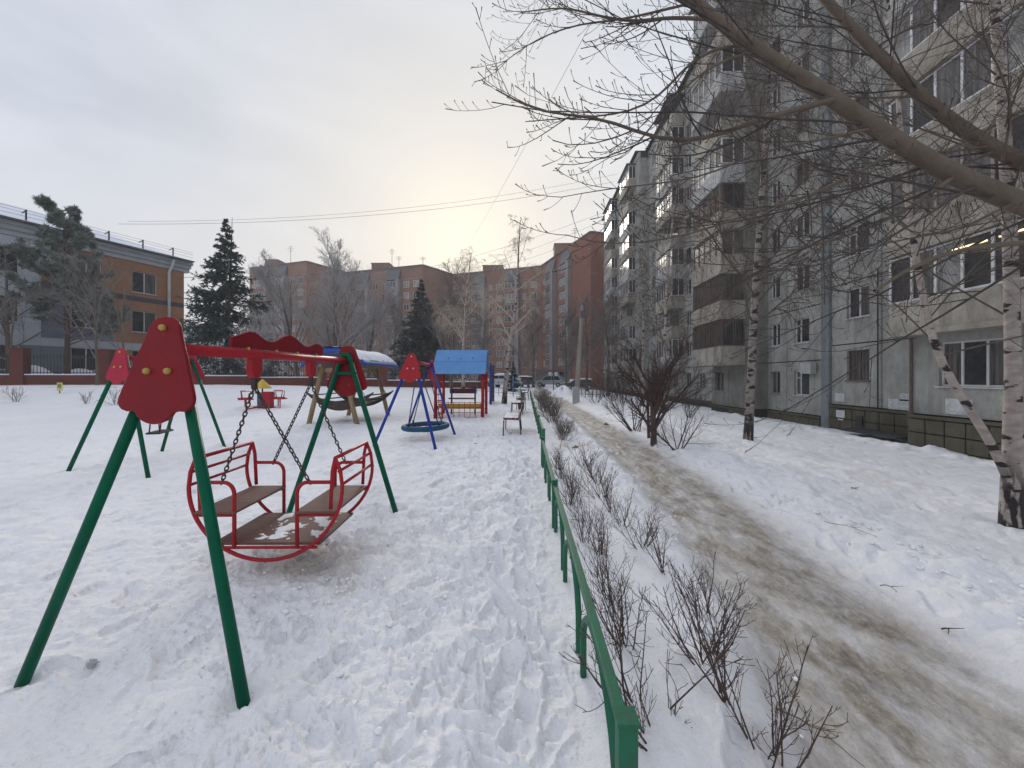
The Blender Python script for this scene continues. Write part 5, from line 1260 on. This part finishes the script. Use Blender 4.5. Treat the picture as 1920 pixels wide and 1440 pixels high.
# second-order boughs laid out by hand: sweep left and curl up at their tips
def bough(pts, r0): P = mp_(pts, 16); return P, r0 * lin(1, 0.22, 16)
B = [bough(q, r_) for q, r_ in (
    ([(1560, 188, 3.0), (1480, 208, 2.98), (1400, 232, 2.95), (1330, 262, 2.92), (1270, 268, 2.9), (1210, 258, 2.85), (1150, 225, 2.8), (1090, 212, 2.75), (1010, 218, 2.7), (930, 168, 2.65)], 0.022),
    ([(1330, 36, 3.25), (1250, 32, 3.2), (1190, 42, 3.15), (1120, 30, 3.1), (1060, 12, 3.05), (985, 22, 3.0)], 0.016),
    ([(1395, 85, 3.15), (1330, 90, 3.1), (1280, 130, 3.05), (1230, 190, 3.0), (1165, 215, 2.95), (1060, 222, 2.9), (985, 228, 2.85)], 0.013),
    ([(1420, 98, 3.15), (1370, 105, 3.1), (1310, 140, 3.1), (1245, 200, 3.0), (1190, 285, 2.95), (1140, 300, 2.9), (1085, 295, 2.9)], 0.010),
    ([(1300, 5, 3.3), (1230, 22, 3.3), (1160, 38, 3.3), (1080, 45, 3.3), (1000, 75, 3.3), (925, 132, 3.3)], 0.011),
    ([(1690, 275, 2.95), (1600, 330, 2.9), (1510, 372, 2.85), (1410, 398, 2.8), (1300, 440, 2.75), (1210, 455, 2.7), (1110, 462, 2.65), (1060, 440, 2.6)], 0.013),
    ([(1640, 240, 2.97), (1540, 262, 2.9), (1420, 285, 2.85), (1330, 330, 2.8), (1240, 345, 2.75), (1160, 350, 2.7), (1050, 370, 2.7)], 0.011),
    ([(1790, 330, 2.9), (1700, 395, 2.8), (1600, 440, 2.7), (1480, 470, 2.65), (1390, 505, 2.6), (1330, 495, 2.6)], 0.016),
    ([(1720, 180, 3.7), (1640, 185, 3.6), (1560, 178, 3.5), (1480, 150, 3.4), (1400, 150, 3.3), (1330, 130, 3.3)], 0.010),
    ([(1590, 50, 3.8), (1520, 50, 3.7), (1450, 48, 3.7), (1400, 48, 3.6)], 0.010),
    ([(1850, 275, 3.6), (1740, 290, 3.4), (1620, 260, 3.3), (1520, 250, 3.2), (1420, 225, 3.2)], 0.012),
    ([(1880, 300, 3.5), (1900, 200, 3.3), (1870, 120, 3.2), (1840, 60, 3.1), (1840, -20, 3.1)], 0.012),
    ([(1900, 380, 2.9), (1800, 430, 2.7), (1690, 450, 2.5), (1600, 470, 2.4), (1520, 475, 2.4)], 0.011),
    ([(1640, 90, 3.75), (1690, 60, 3.6), (1760, 30, 3.5), (1800, -30, 3.5)], 0.012),
    ([(1860, 285, 3.6), (1760, 330, 3.5), (1640, 400, 3.4), (1560, 440, 3.3), (1500, 500, 3.3), (1480, 560, 3.3)], 0.010))]
tube_obj('boughs', [(P, r_, 7) for P, r_ in B], M['maplebark'], mr, om)
g = np.random.default_rng(71); tw_ = []
BP_ = np.concatenate([P for P, _ in B]); BR_ = np.concatenate([r_ for _, r_ in B])
def bud(R_): R_ = R_.copy(); R_[:, -1] = 0.0036; return R_
# long procedural boughs hanging out to the left from the two limbs
for (Pl, rl, k_) in ((L1[:, 4:], 0.07, 20), (L2[:, 4:], 0.06, 17)):
    q1, q2 = grow(Pl, rl * lin(1, .4, Pl.shape[1]), k_, g, t0=0.0, t1=0.97, ang=40, angj=14, lf=0.52, lj=.35, rf=0.17, n=9, trop=-0.45, curl=1.1, wig=0.05, rmin=0.005, bias=(-0.9, -0.2, -1.1), shape=.45, taper=.25)
    tw_.append((q1, q2, 6)); BP9 = q1; BR9 = q2
    a9, b9 = grow(BP9, BR9, 9, g, t0=0.2, ang=30, angj=10, lf=0.36, rf=0.55, n=6, trop=-0.2, curl=1.3, wig=0.05, rmin=0.0024, shape=.5)
    c9, d9 = grow(a9, b9, 5, g, t0=0.15, ang=46, lf=0.26, rf=0.7, n=4, trop=0.4, curl=0.8, wig=0.05, rmin=0.0016, taper=0.8)
    tw_ += [(a9, bud(b9), 4), (c9, bud(d9), 3)]
a, b = grow(BP_, BR_, 10, g, t0=0.15, t1=1.0, ang=30, angj=12, lf=0.34, rf=0.5, n=7, trop=-0.3, curl=1.7, wig=0.045, rmin=0.0028, shape=0.5)
c, d = grow(a, b, 7, g, t0=0.15, ang=46, lf=0.22, lj=.4, rf=0.65, n=4, trop=0.5, curl=1.0, wig=0.05, rmin=0.0019, taper=0.8)
e, f = grow(BP_, BR_, 16, g, t0=0.3, ang=52, lf=0.07, lj=.5, rf=0.3, n=4, trop=0.5, curl=0.8, wig=0.05, rmin=0.0019, taper=0.8, shape=.2)
tw_ += [(a, bud(b), 5), (c, bud(d), 4), (e, bud(f), 4)]
tube_obj('twigs', tw_, M['mapletwig'], mr, om)

# -- conifers
def needles(P, R_, per, size, g, droop=-0.2, flat=0.6):
    """needle sprays: slim triangles set along the twigs"""
    N, n, _ = P.shape; idx = np.repeat(np.arange(N), per); t = g.random(N * per) * (n - 1.001); i = t.astype(int); f_ = (t - i)[:, None]
    p = P[idx, i] * (1 - f_) + P[idx, i + 1] * f_; T = P[idx, i + 1] - P[idx, i]; T /= np.linalg.norm(T, axis=1, keepdims=True) + 1e-9
    q = g.normal(size=p.shape); q[:, 2] *= flat; q[:, 2] += droop; d = T * 0.8 + q * 0.75; d /= np.linalg.norm(d, axis=1, keepdims=True)
    w = np.cross(d, g.normal(size=p.shape)); w /= np.linalg.norm(w, axis=1, keepdims=True) + 1e-9
    L_ = (size if np.isscalar(size) else size[idx]) * g.uniform(0.6, 1.3, len(p)); L_ = L_[:, None]
    V = np.stack([p - w * L_ * 0.16, p + w * L_ * 0.16, p + d * L_], 1)
    return V.reshape(-1, 3), np.arange(len(p) * 3).reshape(-1, 3)
def conifer(name, o, label, h, w, seed, mn, whorls=34, per=9, k2=11, ndl=14, size=0.20, t0=0.06, up=0.25, group=None):
    g = np.random.default_rng(seed); root = empty(name, o, label, 'spruce tree', group)
    T = curve_batch(np.array([[o[0], o[1], o[2] - .1]]), np.array([[0, 0, 1.]]), np.array([h]), 10, 0.3, 0.01, g); RT = 0.016 * h * lin(1, 0.06, 10)
    tube_obj('trunk', [(T, RT, 8)], M['bark'], root, o)
    N = whorls * per; fz = t0 + (1 - t0) * (np.repeat(np.arange(whorls), per) + g.random(N) * .7) / whorls
    az = g.random(N) * 2 * PI; L_ = w * (1 - fz) ** 1.12 * g.uniform(0.62, 1.12, N) + 0.05
    P0 = np.stack([np.full(N, o[0]), np.full(N, o[1]), o[2] + fz * h * 0.985], 1)
    D = np.stack([np.cos(az), np.sin(az), -0.18 + up * 1.6 * fz ** 2 + g.normal(0, .06, N)], 1)
    Bp = curve_batch(P0, D, L_, 6, -0.30, 0.04, g, curl=0.6); Br = (0.010 + 0.012 * (L_ / w))[:, None] * lin(1, .2, 6)
    tube_obj('branches', [(Bp, Br, 4)], M['bark'], root, o)
    s_, sr = grow(Bp, Br, k2, g, t0=0.12, ang=48, angj=10, lf=0.33, rf=0.5, n=4, trop=-0.25, wig=0.07, rmin=0.004, shape=0.55)
    sz = size * (0.35 + 0.65 * np.clip((1 - fz) * 2.2, 0, 1)); G1 = needles(Bp, Br, ndl * 2, sz, g); G2 = needles(s_, sr, ndl, np.repeat(sz, k2), g)
    V, F = join_geo([G1, G2]); link('needles', mesh_np('needles', V - np.array(tuple(o)), F, [M[mn]], False), root)['kind'] = 'stuff'
    return root
sp1 = conifer('spruce_tree', GD(424, 33), 'tall dark pointed spruce left of centre behind the brick fence', 13.9, 6.0, 81, 'spruce', size=0.27, k2=13, whorls=30, per=8)
conifer('spruce_tree', GD(790, 42), 'greyish spruce standing behind the blue-roofed playhouse', 11.3, 5.2, 82, 'spruce2', whorls=26, per=8, size=0.3, k2=10, ndl=12)
conifer('spruce_tree', GD(963, 36), 'knee-high young fir beside the parked cars', 2.6, 0.9, 83, 'spruce', whorls=12, per=7, size=0.14, k2=6, ndl=9)
def pine(o, h, w, seed, label):
    g = np.random.default_rng(seed); root = empty('pine_tree', o, label, 'pine tree')
    T = curve_batch(np.array([[o[0], o[1], o[2] - .1]]), np.array([[0.01, 0, 1.]]), np.array([h]), 10, 0.2, 0.015, g); RT = 0.17 * lin(1, 0.15, 10)
    tube_obj('trunk', [(T, RT, 10)], M['pinebark'], root, o)
    P, r_ = grow(T, RT, 58, g, t0=0.24, t1=1.0, ang=62, lf=0.27, lj=.3, rf=0.3, n=6, trop=0.5, curl=0.6, wig=0.08, shape=0.66, rmin=0.01)
    tube_obj('branches', [(P, r_, 5)], M['pinebark'], root, o)
    a, b = grow(P, r_, 7, g, t0=0.35, ang=42, lf=0.36, rf=0.5, n=4, trop=0.8, wig=0.1, rmin=0.006); c, d = grow(a, b, 4, g, t0=0.35, ang=40, lf=0.55, rf=0.6, n=3, trop=0.7, wig=0.1, rmin=0.004)
    tube_obj('twigs', [(a, b, 3), (c, d, 3)], M['pinebark'], root, o)
    G1 = needles(c, d, 24, 0.27, g, 0.15, 1.0); G2 = needles(a[:, 1:], b[:, 1:], 20, 0.27, g, 0.15, 1.0)
    V, F = join_geo([G1, G2]); link('needles', mesh_np('needles', V - np.array(tuple(o)), F, [M['pine']], False), root)['kind'] = 'stuff'
pine(GD(127, 27), 11.3, 3.4, 88, 'frosted pine with a reddish trunk in front of the three-storey building')
# -- frosted bare trees behind the playground
def frost(name, o, label, h, r, seed, mtw, k=(16, 9, 8), ang=34, lf=.55, t0=.12, rm=0.008, mt='bark', group='bare trees behind the playground', top=.2, trop=.5):
    g = np.random.default_rng(seed)
    return bare_tree(name, o, label, h, r, g, M[mt], M[mtw], [dict(k=k[0], t0=t0, ang=ang, lf=lf, rf=0.5, n=7, trop=trop, wig=0.07, shape=0.55, rmin=0.02, part=M['frosttwig2']), dict(k=k[1], t0=0.2, ang=36, lf=0.5, rf=0.5, n=5, trop=0.3, wig=0.1, rmin=rm * 1.5, sides=4), dict(k=k[2], t0=0.2, ang=36, lf=0.55, rf=0.6, n=4, trop=0.2, wig=0.1, rmin=rm), dict(k=4, t0=0.2, ang=36, lf=0.5, rf=0.8, n=3, wig=0.1, rmin=rm * .8)], (0, 0), 'tree', group, trunk_top=top)
w1 = frost('willow_tree', GD(628, 39), 'broad frosted bare willow in the centre behind the shelter', 11.5, 0.26, 91, 'frosttwig', k=(24, 10, 9), ang=36, lf=.62, t0=.06, rm=0.011)
w2 = frost('willow_tree', GD(560, 41), 'frosted bare willow left of the broad central one', 10.0, 0.2, 92, 'frosttwig', k=(20, 9, 8), ang=34, lf=.6, t0=.06, rm=0.011)
cp(w2, GD(690, 44), 2.1, 0.85, 'frosted bare willow between the shelter and the grey spruce')
frost('willow_tree', GD(478, 28), 'low frosted bare shrub-tree in front of the tall dark spruce', 4.6, 0.08, 93, 'frosttwig', k=(18, 8, 7), ang=40, lf=.6, t0=.06, rm=0.006)
frost('poplar_tree', GD(845, 34), 'dark bare tree with upswept limbs behind the playhouse', 8.6, 0.18, 94, 'frosttwig2', k=(18, 9, 8), ang=34, lf=.6, t0=.14, rm=0.007)
w3 = frost('poplar_tree', GD(1000, 58), 'bare brownish tree in front of the brick porch', 11, 0.2, 95, 'frosttwig2', k=(18, 9, 8), ang=34, lf=.5, t0=.14, rm=0.012)
cp(w3, GD(1100, 50), 1.2, 0.95, 'bare brownish tree before the brick gable right of the concrete pole')
cp(w3, GD(905, 62), 2.6, 0.9, 'bare brownish tree in front of the brick block above the playhouse roof')
cp(w3, GD(740, 52), 4.0, 0.9, 'bare brownish tree left of the grey spruce')
cp(w3, GD(1062, 44), 5.2, 0.72, 'smaller bare tree left of the concrete pole')
cp(w3, GD(1140, 38), 0.4, 0.8, 'bare tree where the grey block ends at the brick gable')
frost('ash_tree', GD(182, 24.5), 'thin dark bare tree with crooked stems behind the brick pillar', 7.5, 0.09, 96, 'frosttwig2', k=(10, 7, 5), ang=30, lf=.5, t0=.2, rm=0.006)
frost('ash_tree', GD(235, 25), 'slim bare tree before the orange cladding', 6.6, 0.07, 97, 'frosttwig2', k=(9, 6, 5), ang=28, lf=.5, t0=.2, rm=0.006)
frost('willow_tree', GD(20, 25.5), 'frosted drooping bare tree at the left edge before the building', 9.0, 0.14, 98, 'frosttwig2', k=(18, 8, 8), ang=48, lf=.55, t0=.15, rm=0.006, trop=-.3)
b5 = birch('birch_tree', GD(945, 21), 'frosted golden-tinted birch with slanting trunk beside the blue board frame', 9.6, 0.13, 101, 'goldtwig', (20, 8, 8), lean=(0.10, 0), tw=0.005, ll=.24, t0=.3)
birch('birch_tree', GD(868, 27), 'frosted golden-tinted birch rising behind the blue playhouse roof', 10.0, 0.13, 102, 'goldtwig', (20, 8, 8), tw=0.006, ll=.27, t0=.3)
# withered grass tufts in the snow on the left
for i, (px, py, s_, lb) in enumerate(((30, 738, 1.2, 'dry bush stubs in the snow at the left edge'), (163, 738, 1.0, 'small dry twig tuft right of the yellow notice'), (215, 748, 1.2, 'dry pale twig bush under the pinkish end panel'))):
    put_shrub('dry_bush', shrub_mesh(110 + i, 0.6, 9, 0.5, (4, 3), r=0.01, rm=0.004, mtw='frosttwig2'), GD(px, 17.5), i, s_, lb)

# ------------------------------------------------------------------ brick fence with iron bars on the left and behind the playground
def brick_fence(pa, pb, label, first, skip=()):
    root = empty('brick_fence', (pa + pb) / 2, label, 'fence', 'brick fences around the yard')
    u = (pb - pa); u.z = 0; L_ = u.length; u.normalize(); n = Vector((u.y, -u.x, 0)); n_b = max(1, round(L_ / 4.6)); st = L_ / n_b
    bar = MB()
    for k in range(int(st / 0.16)): bar.box((k * 0.16 + 0.3, 0, 0.65), (0.025, 0.025, 1.3))
    for z in (0.12, 1.12): bar.box((st / 2, 0, z), (st - .3, 0.04, 0.05))
    bm = bar.mesh('bar_panel', [M['iron']]); rz = math.atan2(u.y, u.x)
    def zz(s_): q = pa + u * s_; return gz(q)
    for i in range(n_b + 1):
        q = pa + u * (i * st); z = zz(i * st)
        po = MB().box(Vector((q.x, q.y, z + 0.95)), (0.62, 0.62, 2.5), (u, n, Z)).build('pillar', M['wallbrick'], root)
        MB().box(Vector((q.x, q.y, z + 2.24)), (0.74, 0.74, 0.08), (u, n, Z)).build('pillar_cap', M['wallbrick'], po)
    for i in range(n_b):
        a = pa + u * (i * st + .3); b = pa + u * ((i + 1) * st - .3); za, zb = zz(i * st), zz((i + 1) * st); z = min(za, zb)
        m_ = (a + b) / 2
        MB().box(Vector((m_.x, m_.y, z + 0.15)), (st - .6, 0.38, 0.95), (u, n, Z)).build('low_wall', M['wallbrick'], root)
        MB().box(Vector((m_.x, m_.y, z + 0.66)), (st - .62, 0.44, 0.07), (u, n, Z)).build('snow_coping', M['roofsnow'], root)
        o = link('bar_panel', bm, root, Vector((pa.x + u.x * i * st, pa.y + u.y * i * st, z + 0.65)) - wloc(root), rz); o['kind'] = 'stuff'
brick_fence(WH(-140, 23.3, 0), WH(475, 28.5, 0), 'low brick fence with square pillars and iron bars before the three-storey building', 0)
brick_fence(WH(475, 28.5, 0), WH(905, 37, 0), 'low brick fence with pillars behind the gazebo and playhouse', 1)
# snow mound behind the left fence
def mound(name, c, rx, ry, h, label, seed):
    th = np.linspace(0, 1, 9); rows = []
    for i in range(10):
        r_ = i / 9; row = []
        for k in range(25):
            a = 2 * PI * k / 24; q = Vector((c.x + rx * r_ * math.cos(a), c.y + ry * r_ * math.sin(a), 0))
            q.z = gz(q) - 0.1 + h * (math.cos(r_ * PI) * 0.5 + 0.5) * (1 + 0.3 * math.sin(a * 3 + seed)); row.append(q)
        rows.append(row)
    o = MB().grid(rows).build(name, M['snowcap'], None, True); tag(o, label, 'snow bank'); return o
mound('snow_bank', GD(60, 27), 3.2, 1.2, 1.1, 'snow heap behind the iron bars at the far left', 1)
mound('snow_bank', GD(150, 28), 3.4, 1.2, 0.95, 'snow heap behind the iron bars between the two brick pillars', 2)
mound('snow_bank', Vector((3.0, 33, 0)), 1.6, 3.0, 0.7, 'shovelled snow heap at the far end of the path', 3)

# ------------------------------------------------------------------ lamp posts and wires
o = G(1080, 756); top = W(1092, 572, o.dot(FWD) + .1)
lp = empty('utility_pole', o, 'pale leaning concrete pole on the lawn right of the path', 'pole')
MB().tube([o - Z * .2, o + (top - o) * 0.5, top], [0.17, 0.135, 0.10], 8).build('post', M['post'], lp)
MB().tube([o - Z * .2, o + Z * 0.9, o + Z * 0.95], [0.21, 0.20, 0.15], 8).build('footing', M['balconywhite'], lp)
MB().lathe([(.10, 0), (.12, .02), (.12, .08), (.04, .12)], top, 8).build('cap', M['greyiron'], lp)
MB().box(top - Z * 0.55, (0.26, 0.3, 0.4)).build('bracket', M['greyiron'], lp)
o = GD(1038, 44); l2 = empty('street_lamp', o, 'thin dark street lamp with a white globe at the end of the path', 'lamp post')
MB().tube([o - Z * .1, o + Z * 5.2], 0.06, 6).build('post', M['greyiron'], l2)
for dx in (-.35, .3): MB().lathe([(0.05, 0), (0.2, .08), (0.25, .22), (0.2, .36), (0.05, .44)], o + Vector((dx, 0, 1.55)), 10).build('globe', M['frame'], l2, True)
MB().tube([o + Vector((-.35, 0, 1.5)), o + Vector((.3, 0, 1.5))], 0.03, 5).build('cross_arm', M['greyiron'], l2)
def wire(a, b, sag, r, label):
    a, b = Vector(a), Vector(b); P = [a.lerp(b, t) - Z * (sag * 4 * t * (1 - t)) for t in np.linspace(0, 1, 24)]
    o = MB().tube(P, r, 4).build('overhead_cable', M['wire']); tag(o, label, 'cable', 'cables over the yard')
wire(W(222, 420, 42), W(1150, 341, 52), 1.5, 0.018, 'lower long cable crossing the sky from the roof mast')
wire(W(240, 415, 42), W(1158, 326, 52), 1.6, 0.014, 'upper long cable crossing the sky from the roof mast')
wire(W(1110, 40, 24), W(880, 455, 95), 0.6, 0.014, 'cable slanting down the sky from the maple twigs to the brick roof')
wire(W(345, 520, 37), W(800, 500, 97), 0.5, 0.02, 'cable between the orange corner and the brick roof')
for i, (a, b) in enumerate((((1140, 395, 65), (800, 502, 97)), ((1140, 410, 65), (850, 512, 102)), ((1140, 425, 65), (930, 500, 99)))):
    wire(W(*a), W(*b), 0.8, 0.02, ['highest', 'middle', 'lowest'][i] + ' of three cables from the grey block to the brick roofs')

# ------------------------------------------------------------------ parked cars
def car(o, rz, paint, label, suv=True, snow=False):
    root = empty('parked_car', o, label, 'car', 'cars parked before the brick block', rz)
    def add(b, nm, m, par=root, sm=False, bev=0): 
        ob = link(nm, b.mesh(nm, m, (0, 0, 0), sm), par)
        if bev: q = ob.modifiers.new('bevel', 'BEVEL'); q.width = bev; q.segments = 2
        return ob
    H = 1.72 if suv else 1.45
    prof = [(-2.2, .38), (2.15, .38), (2.25, .6), (2.2, .88), (1.25, 1.02), (0.55, H - .05), (0.2, H), (-1.5, H - .04), (-2.05, 1.05), (-2.25, .95), (-2.28, .5)]
    body = add(MB().prism(prof, (0, 0, 0), (1, 0, 0), (0, 0, 1), (0, -1, 0), 1.74), 'body', paint, bev=0.07)
    for s_ in (-1, 1):
        add(MB().prism([(1.05, 1.04), (0.5, H - .13), (-0.35, H - .11), (-0.35, 1.04)], (0, s_ * 0.875, 0), (1, 0, 0), (0, 0, 1), (0, 1, 0), 0.02), 'side_window', M['carglass'], body)
        add(MB().prism([(-0.42, 1.04), (-0.42, H - .11), (-1.4, H - .13), (-1.75, 1.06)], (0, s_ * 0.875, 0), (1, 0, 0), (0, 0, 1), (0, 1, 0), 0.02), 'side_window', M['carglass'], body)
        for x in (-1.4, 1.4):
            wh = add(MB().lathe([(0.34, -.1), (0.36, -.07), (0.36, .07), (0.34, .1)], (x, s_ * 0.80, 0.34), 16, (Vector((1, 0, 0)), Z, Vector((0, 1, 0)))), 'wheel', M['blackrubber'])
            add(MB().lathe([(0.2, -.012), (0.21, .012)], (x, s_ * 0.905, 0.34), 12, (Vector((1, 0, 0)), Z, Vector((0, 1, 0)))), 'rim', M['carsilver'], wh)
        add(MB().box((2.2, s_ * 0.62, 0.74), (0.1, 0.36, 0.16)), 'headlight', M['frame'], bev=0.02)
        add(MB().box((-2.24, s_ * 0.68, 0.85), (0.08, 0.22, 0.24)), 'tail_light', M['redpanel'])
    fw = Vector((0.55, 0, H - .05)) - Vector((1.25, 0, 1.02)); ft = fw.normalized(); fn = Vector((ft.z, 0, -ft.x))
    add(MB().box(Vector((0.9, 0, (H + .97) / 2)) + fn * 0.008, (1.45, fw.length * .86, 0.02), (Vector((0, 1, 0)), ft, fn)), 'windscreen', M['carglass'])
    add(MB().box((2.24, 0, 0.5), (0.06, 1.4, 0.18)), 'bumper', M['iron'])
    if snow:
        a = MB(); a.grid([[(x, y, H + 0.02 + 0.14 * (1 - (y / .85) ** 4) * (1 - ((x + .65) / 1.3) ** 6)) for x in np.linspace(-1.9, 0.6, 14)] for y in np.linspace(-.85, .85, 9)])
        add(a, 'snow_layer', M['snowcap'], root, True)
        add(MB().box((1.75, 0, 0.99), (0.85, 1.55, 0.1)), 'snow_layer', M['snowcap'], root, bev=0.03)
        add(MB().box((1.0, 0, (H + .97) / 2 + .03), (0.5, 1.5, 0.5)), 'snow_layer', M['snowcap'], root, bev=0.1)
    return root
car(GD(1032, 60), R(160), M['carsilver'], 'silver estate car parked at the end of the path', True)
car(GD(941, 44), R(140), M['carwhite'], 'car covered with snow parked behind the birch trunk', False, True)
car(GD(985, 55), R(75), M['cardark'], 'dark car parked between young fir and silver car', False, True)
car(GD(1085, 58), R(178), M['cardark'], 'dark car half hidden behind the concrete pole', False, True)
# dark yard fence behind the concrete pole
yf = empty('yard_fence', WH(1090, 31, 0), 'low dark metal fence on the lawn behind the concrete pole', 'fence')
pa, pb = GD(1046, 33), GD(1140, 30)
for k in range(15):
    q = pa.lerp(pb, k / 14); MB().box(Vector((q.x, q.y, q.z + .3)), (0.05, 0.05, 0.75)).build('post', M['greyiron'], yf)
for z in (0.25, 0.62): MB().bar(pa + Z * z, pb + Z * z, 0.04).build('rail', M['greyiron'], yf)
yg = empty('mesh_fence', GD(930, 28), 'thin pale wire fence behind the playhouse', 'fence')
pa, pb = GD(880, 27.5), GD(990, 27.5)
for k in range(9):
    q = pa.lerp(pb, k / 8); MB().tube([q - Z * .1, q + Z * 0.95], 0.02, 5).build('post', M['bin'], yg)
for z in (0.2, 0.55, 0.9): MB().tube([pa + Z * z, pb + Z * z], 0.012, 4).build('wire', M['bin'], yg)
pp = G(962, 742); pe = empty('goal_post', pp, 'slim light blue metal pole beside the birch trunk', 'pole'); MB().tube([pp - Z * .1, pp + Z * 1.35], 0.035, 6).build('pole', M['roofblue'], pe); MB().lathe([(.05, 1.35), (.05, 1.39)], pp, 6).build('cap', M['roofblue'], pe)

# ------------------------------------------------------------------ small litter: fallen twigs, lumps, scraps
def fallen(px0, py0, px1, py1, r, label, bend=0.03, m='darktwig'):
    a, b = G(px0, py0), G(px1, py1); g = np.random.default_rng(int(px0)); n = 9
    P = []
    for i in range(n):
        t = i / (n - 1); q = a.lerp(b, t); s_ = Vector((-(b - a).y, (b - a).x, 0)).normalized(); q = q + s_ * (bend * math.sin(t * PI * 1.3) + g.normal(0, 0.006)); q.z = gz(q) + 0.02; P.append(q)
    root = empty('fallen_twig', a, label, 'twig', 'fallen twigs on the snow')
    MB().tube(P, [r * (1 - .6 * i / (n - 1)) for i in range(n)], 5).build('stem', M[m], root, True)
    q = P[4]; d = (b - a).normalized(); MB().tube([q, q + d * .06 + Vector((0.03, 0.02, 0.015))], [r * .7, r * .3], 4).build('side_shoot', M[m], root, True)
fallen(1458, 1335, 1625, 1440, 0.004, 'long thin reddish twig lying at the lower edge of the path', m='tan')
fallen(1545, 982, 1650, 1010, 0.0035, 'long dry twig lying on the snow right of the path', m='tan')
fallen(1650, 1103, 1685, 1113, 0.0035, 'short dark twig on the right snow bank')
fallen(1765, 1186, 1782, 1192, 0.005, 'small dark bark piece on the right snow bank')
fallen(1596, 918, 1607, 919, 0.007, 'dark stick end in the snow of the right lawn')
def scrap(px, py, s, m, label, name='snow_lump', cat='lump'):
    o = G(px, py); r_ = empty(name, o, label, cat); g = np.random.default_rng(px)
    V = []; b = MB(); b.lathe([(0.2 * s, -0.02), (0.5 * s, 0.05 * s), (0.52 * s, 0.2 * s), (0.3 * s, 0.42 * s), (0.1 * s, 0.5 * s)], o, 9)
    b.v = [tuple(Vector(q) + Vector(tuple(g.normal(0, 0.09 * s, 3)))) for q in b.v]; b.build('lump', M[m], r_, False)
    b2 = MB().lathe([(0.1 * s, 0), (0.25 * s, .08 * s), (0.1 * s, .2 * s)], o + Vector((0.6 * s, 0.1 * s, 0)), 7); b2.build('crumb', M[m], r_)
scrap(1080, 844, 0.16, 'tan', 'tan clump of leaves and dirt at the path edge by the fence gap', 'leaf_litter', 'litter')
scrap(1075, 846, 0.07, 'darktwig', 'dark lump beside the tan clump at the path edge', 'leaf_litter', 'litter')
scrap(1136, 797, 0.14, 'tan', 'orange-tan scrap on the snow bank before the dark bush', 'leaf_litter', 'litter')
scrap(897, 820, 0.05, 'mat_dark', 'small dark stone between nest swing and bench', 'stone', 'stone')
scrap(891, 834, 0.06, 'bin', 'small grey stone nearest the blue swing leg', 'stone', 'stone')
scrap(172, 1245, 0.045, 'dirtysnow', 'grey dirty snow lump right of the left front swing leg', 'snow_lump', 'snow lump')
scrap(475, 1250, 0.035, 'snowcap', 'broken ice chip beside the right front swing leg', 'snow_lump', 'snow lump')
scrap(1412, 1434, 0.02, 'mat_dark', 'tiny black scrap at the bottom edge beside the path', 'scrap', 'litter')

# ------------------------------------------------------------------ winter haze
hzm = bpy.data.materials.new('pale_winter_haze'); hzm.use_nodes = True; nt = hzm.node_tree; nt.nodes.clear()
mo = nt.nodes.new('ShaderNodeOutputMaterial'); pv = nt.nodes.new('ShaderNodeVolumePrincipled')
pv.inputs['Color'].default_value = (0.93, 0.94, 0.97, 1); pv.inputs['Density'].default_value = 0.0009; pv.inputs['Anisotropy'].default_value = 0.25
nt.links.new(pv.outputs[0], mo.inputs['Volume'])
hzo = MB().box((-12, 52, 15.5), (150, 150, 35.5)).build('haze', hzm); tag(hzo, kind='stuff', label='thin pale winter haze filling the yard', cat='haze')
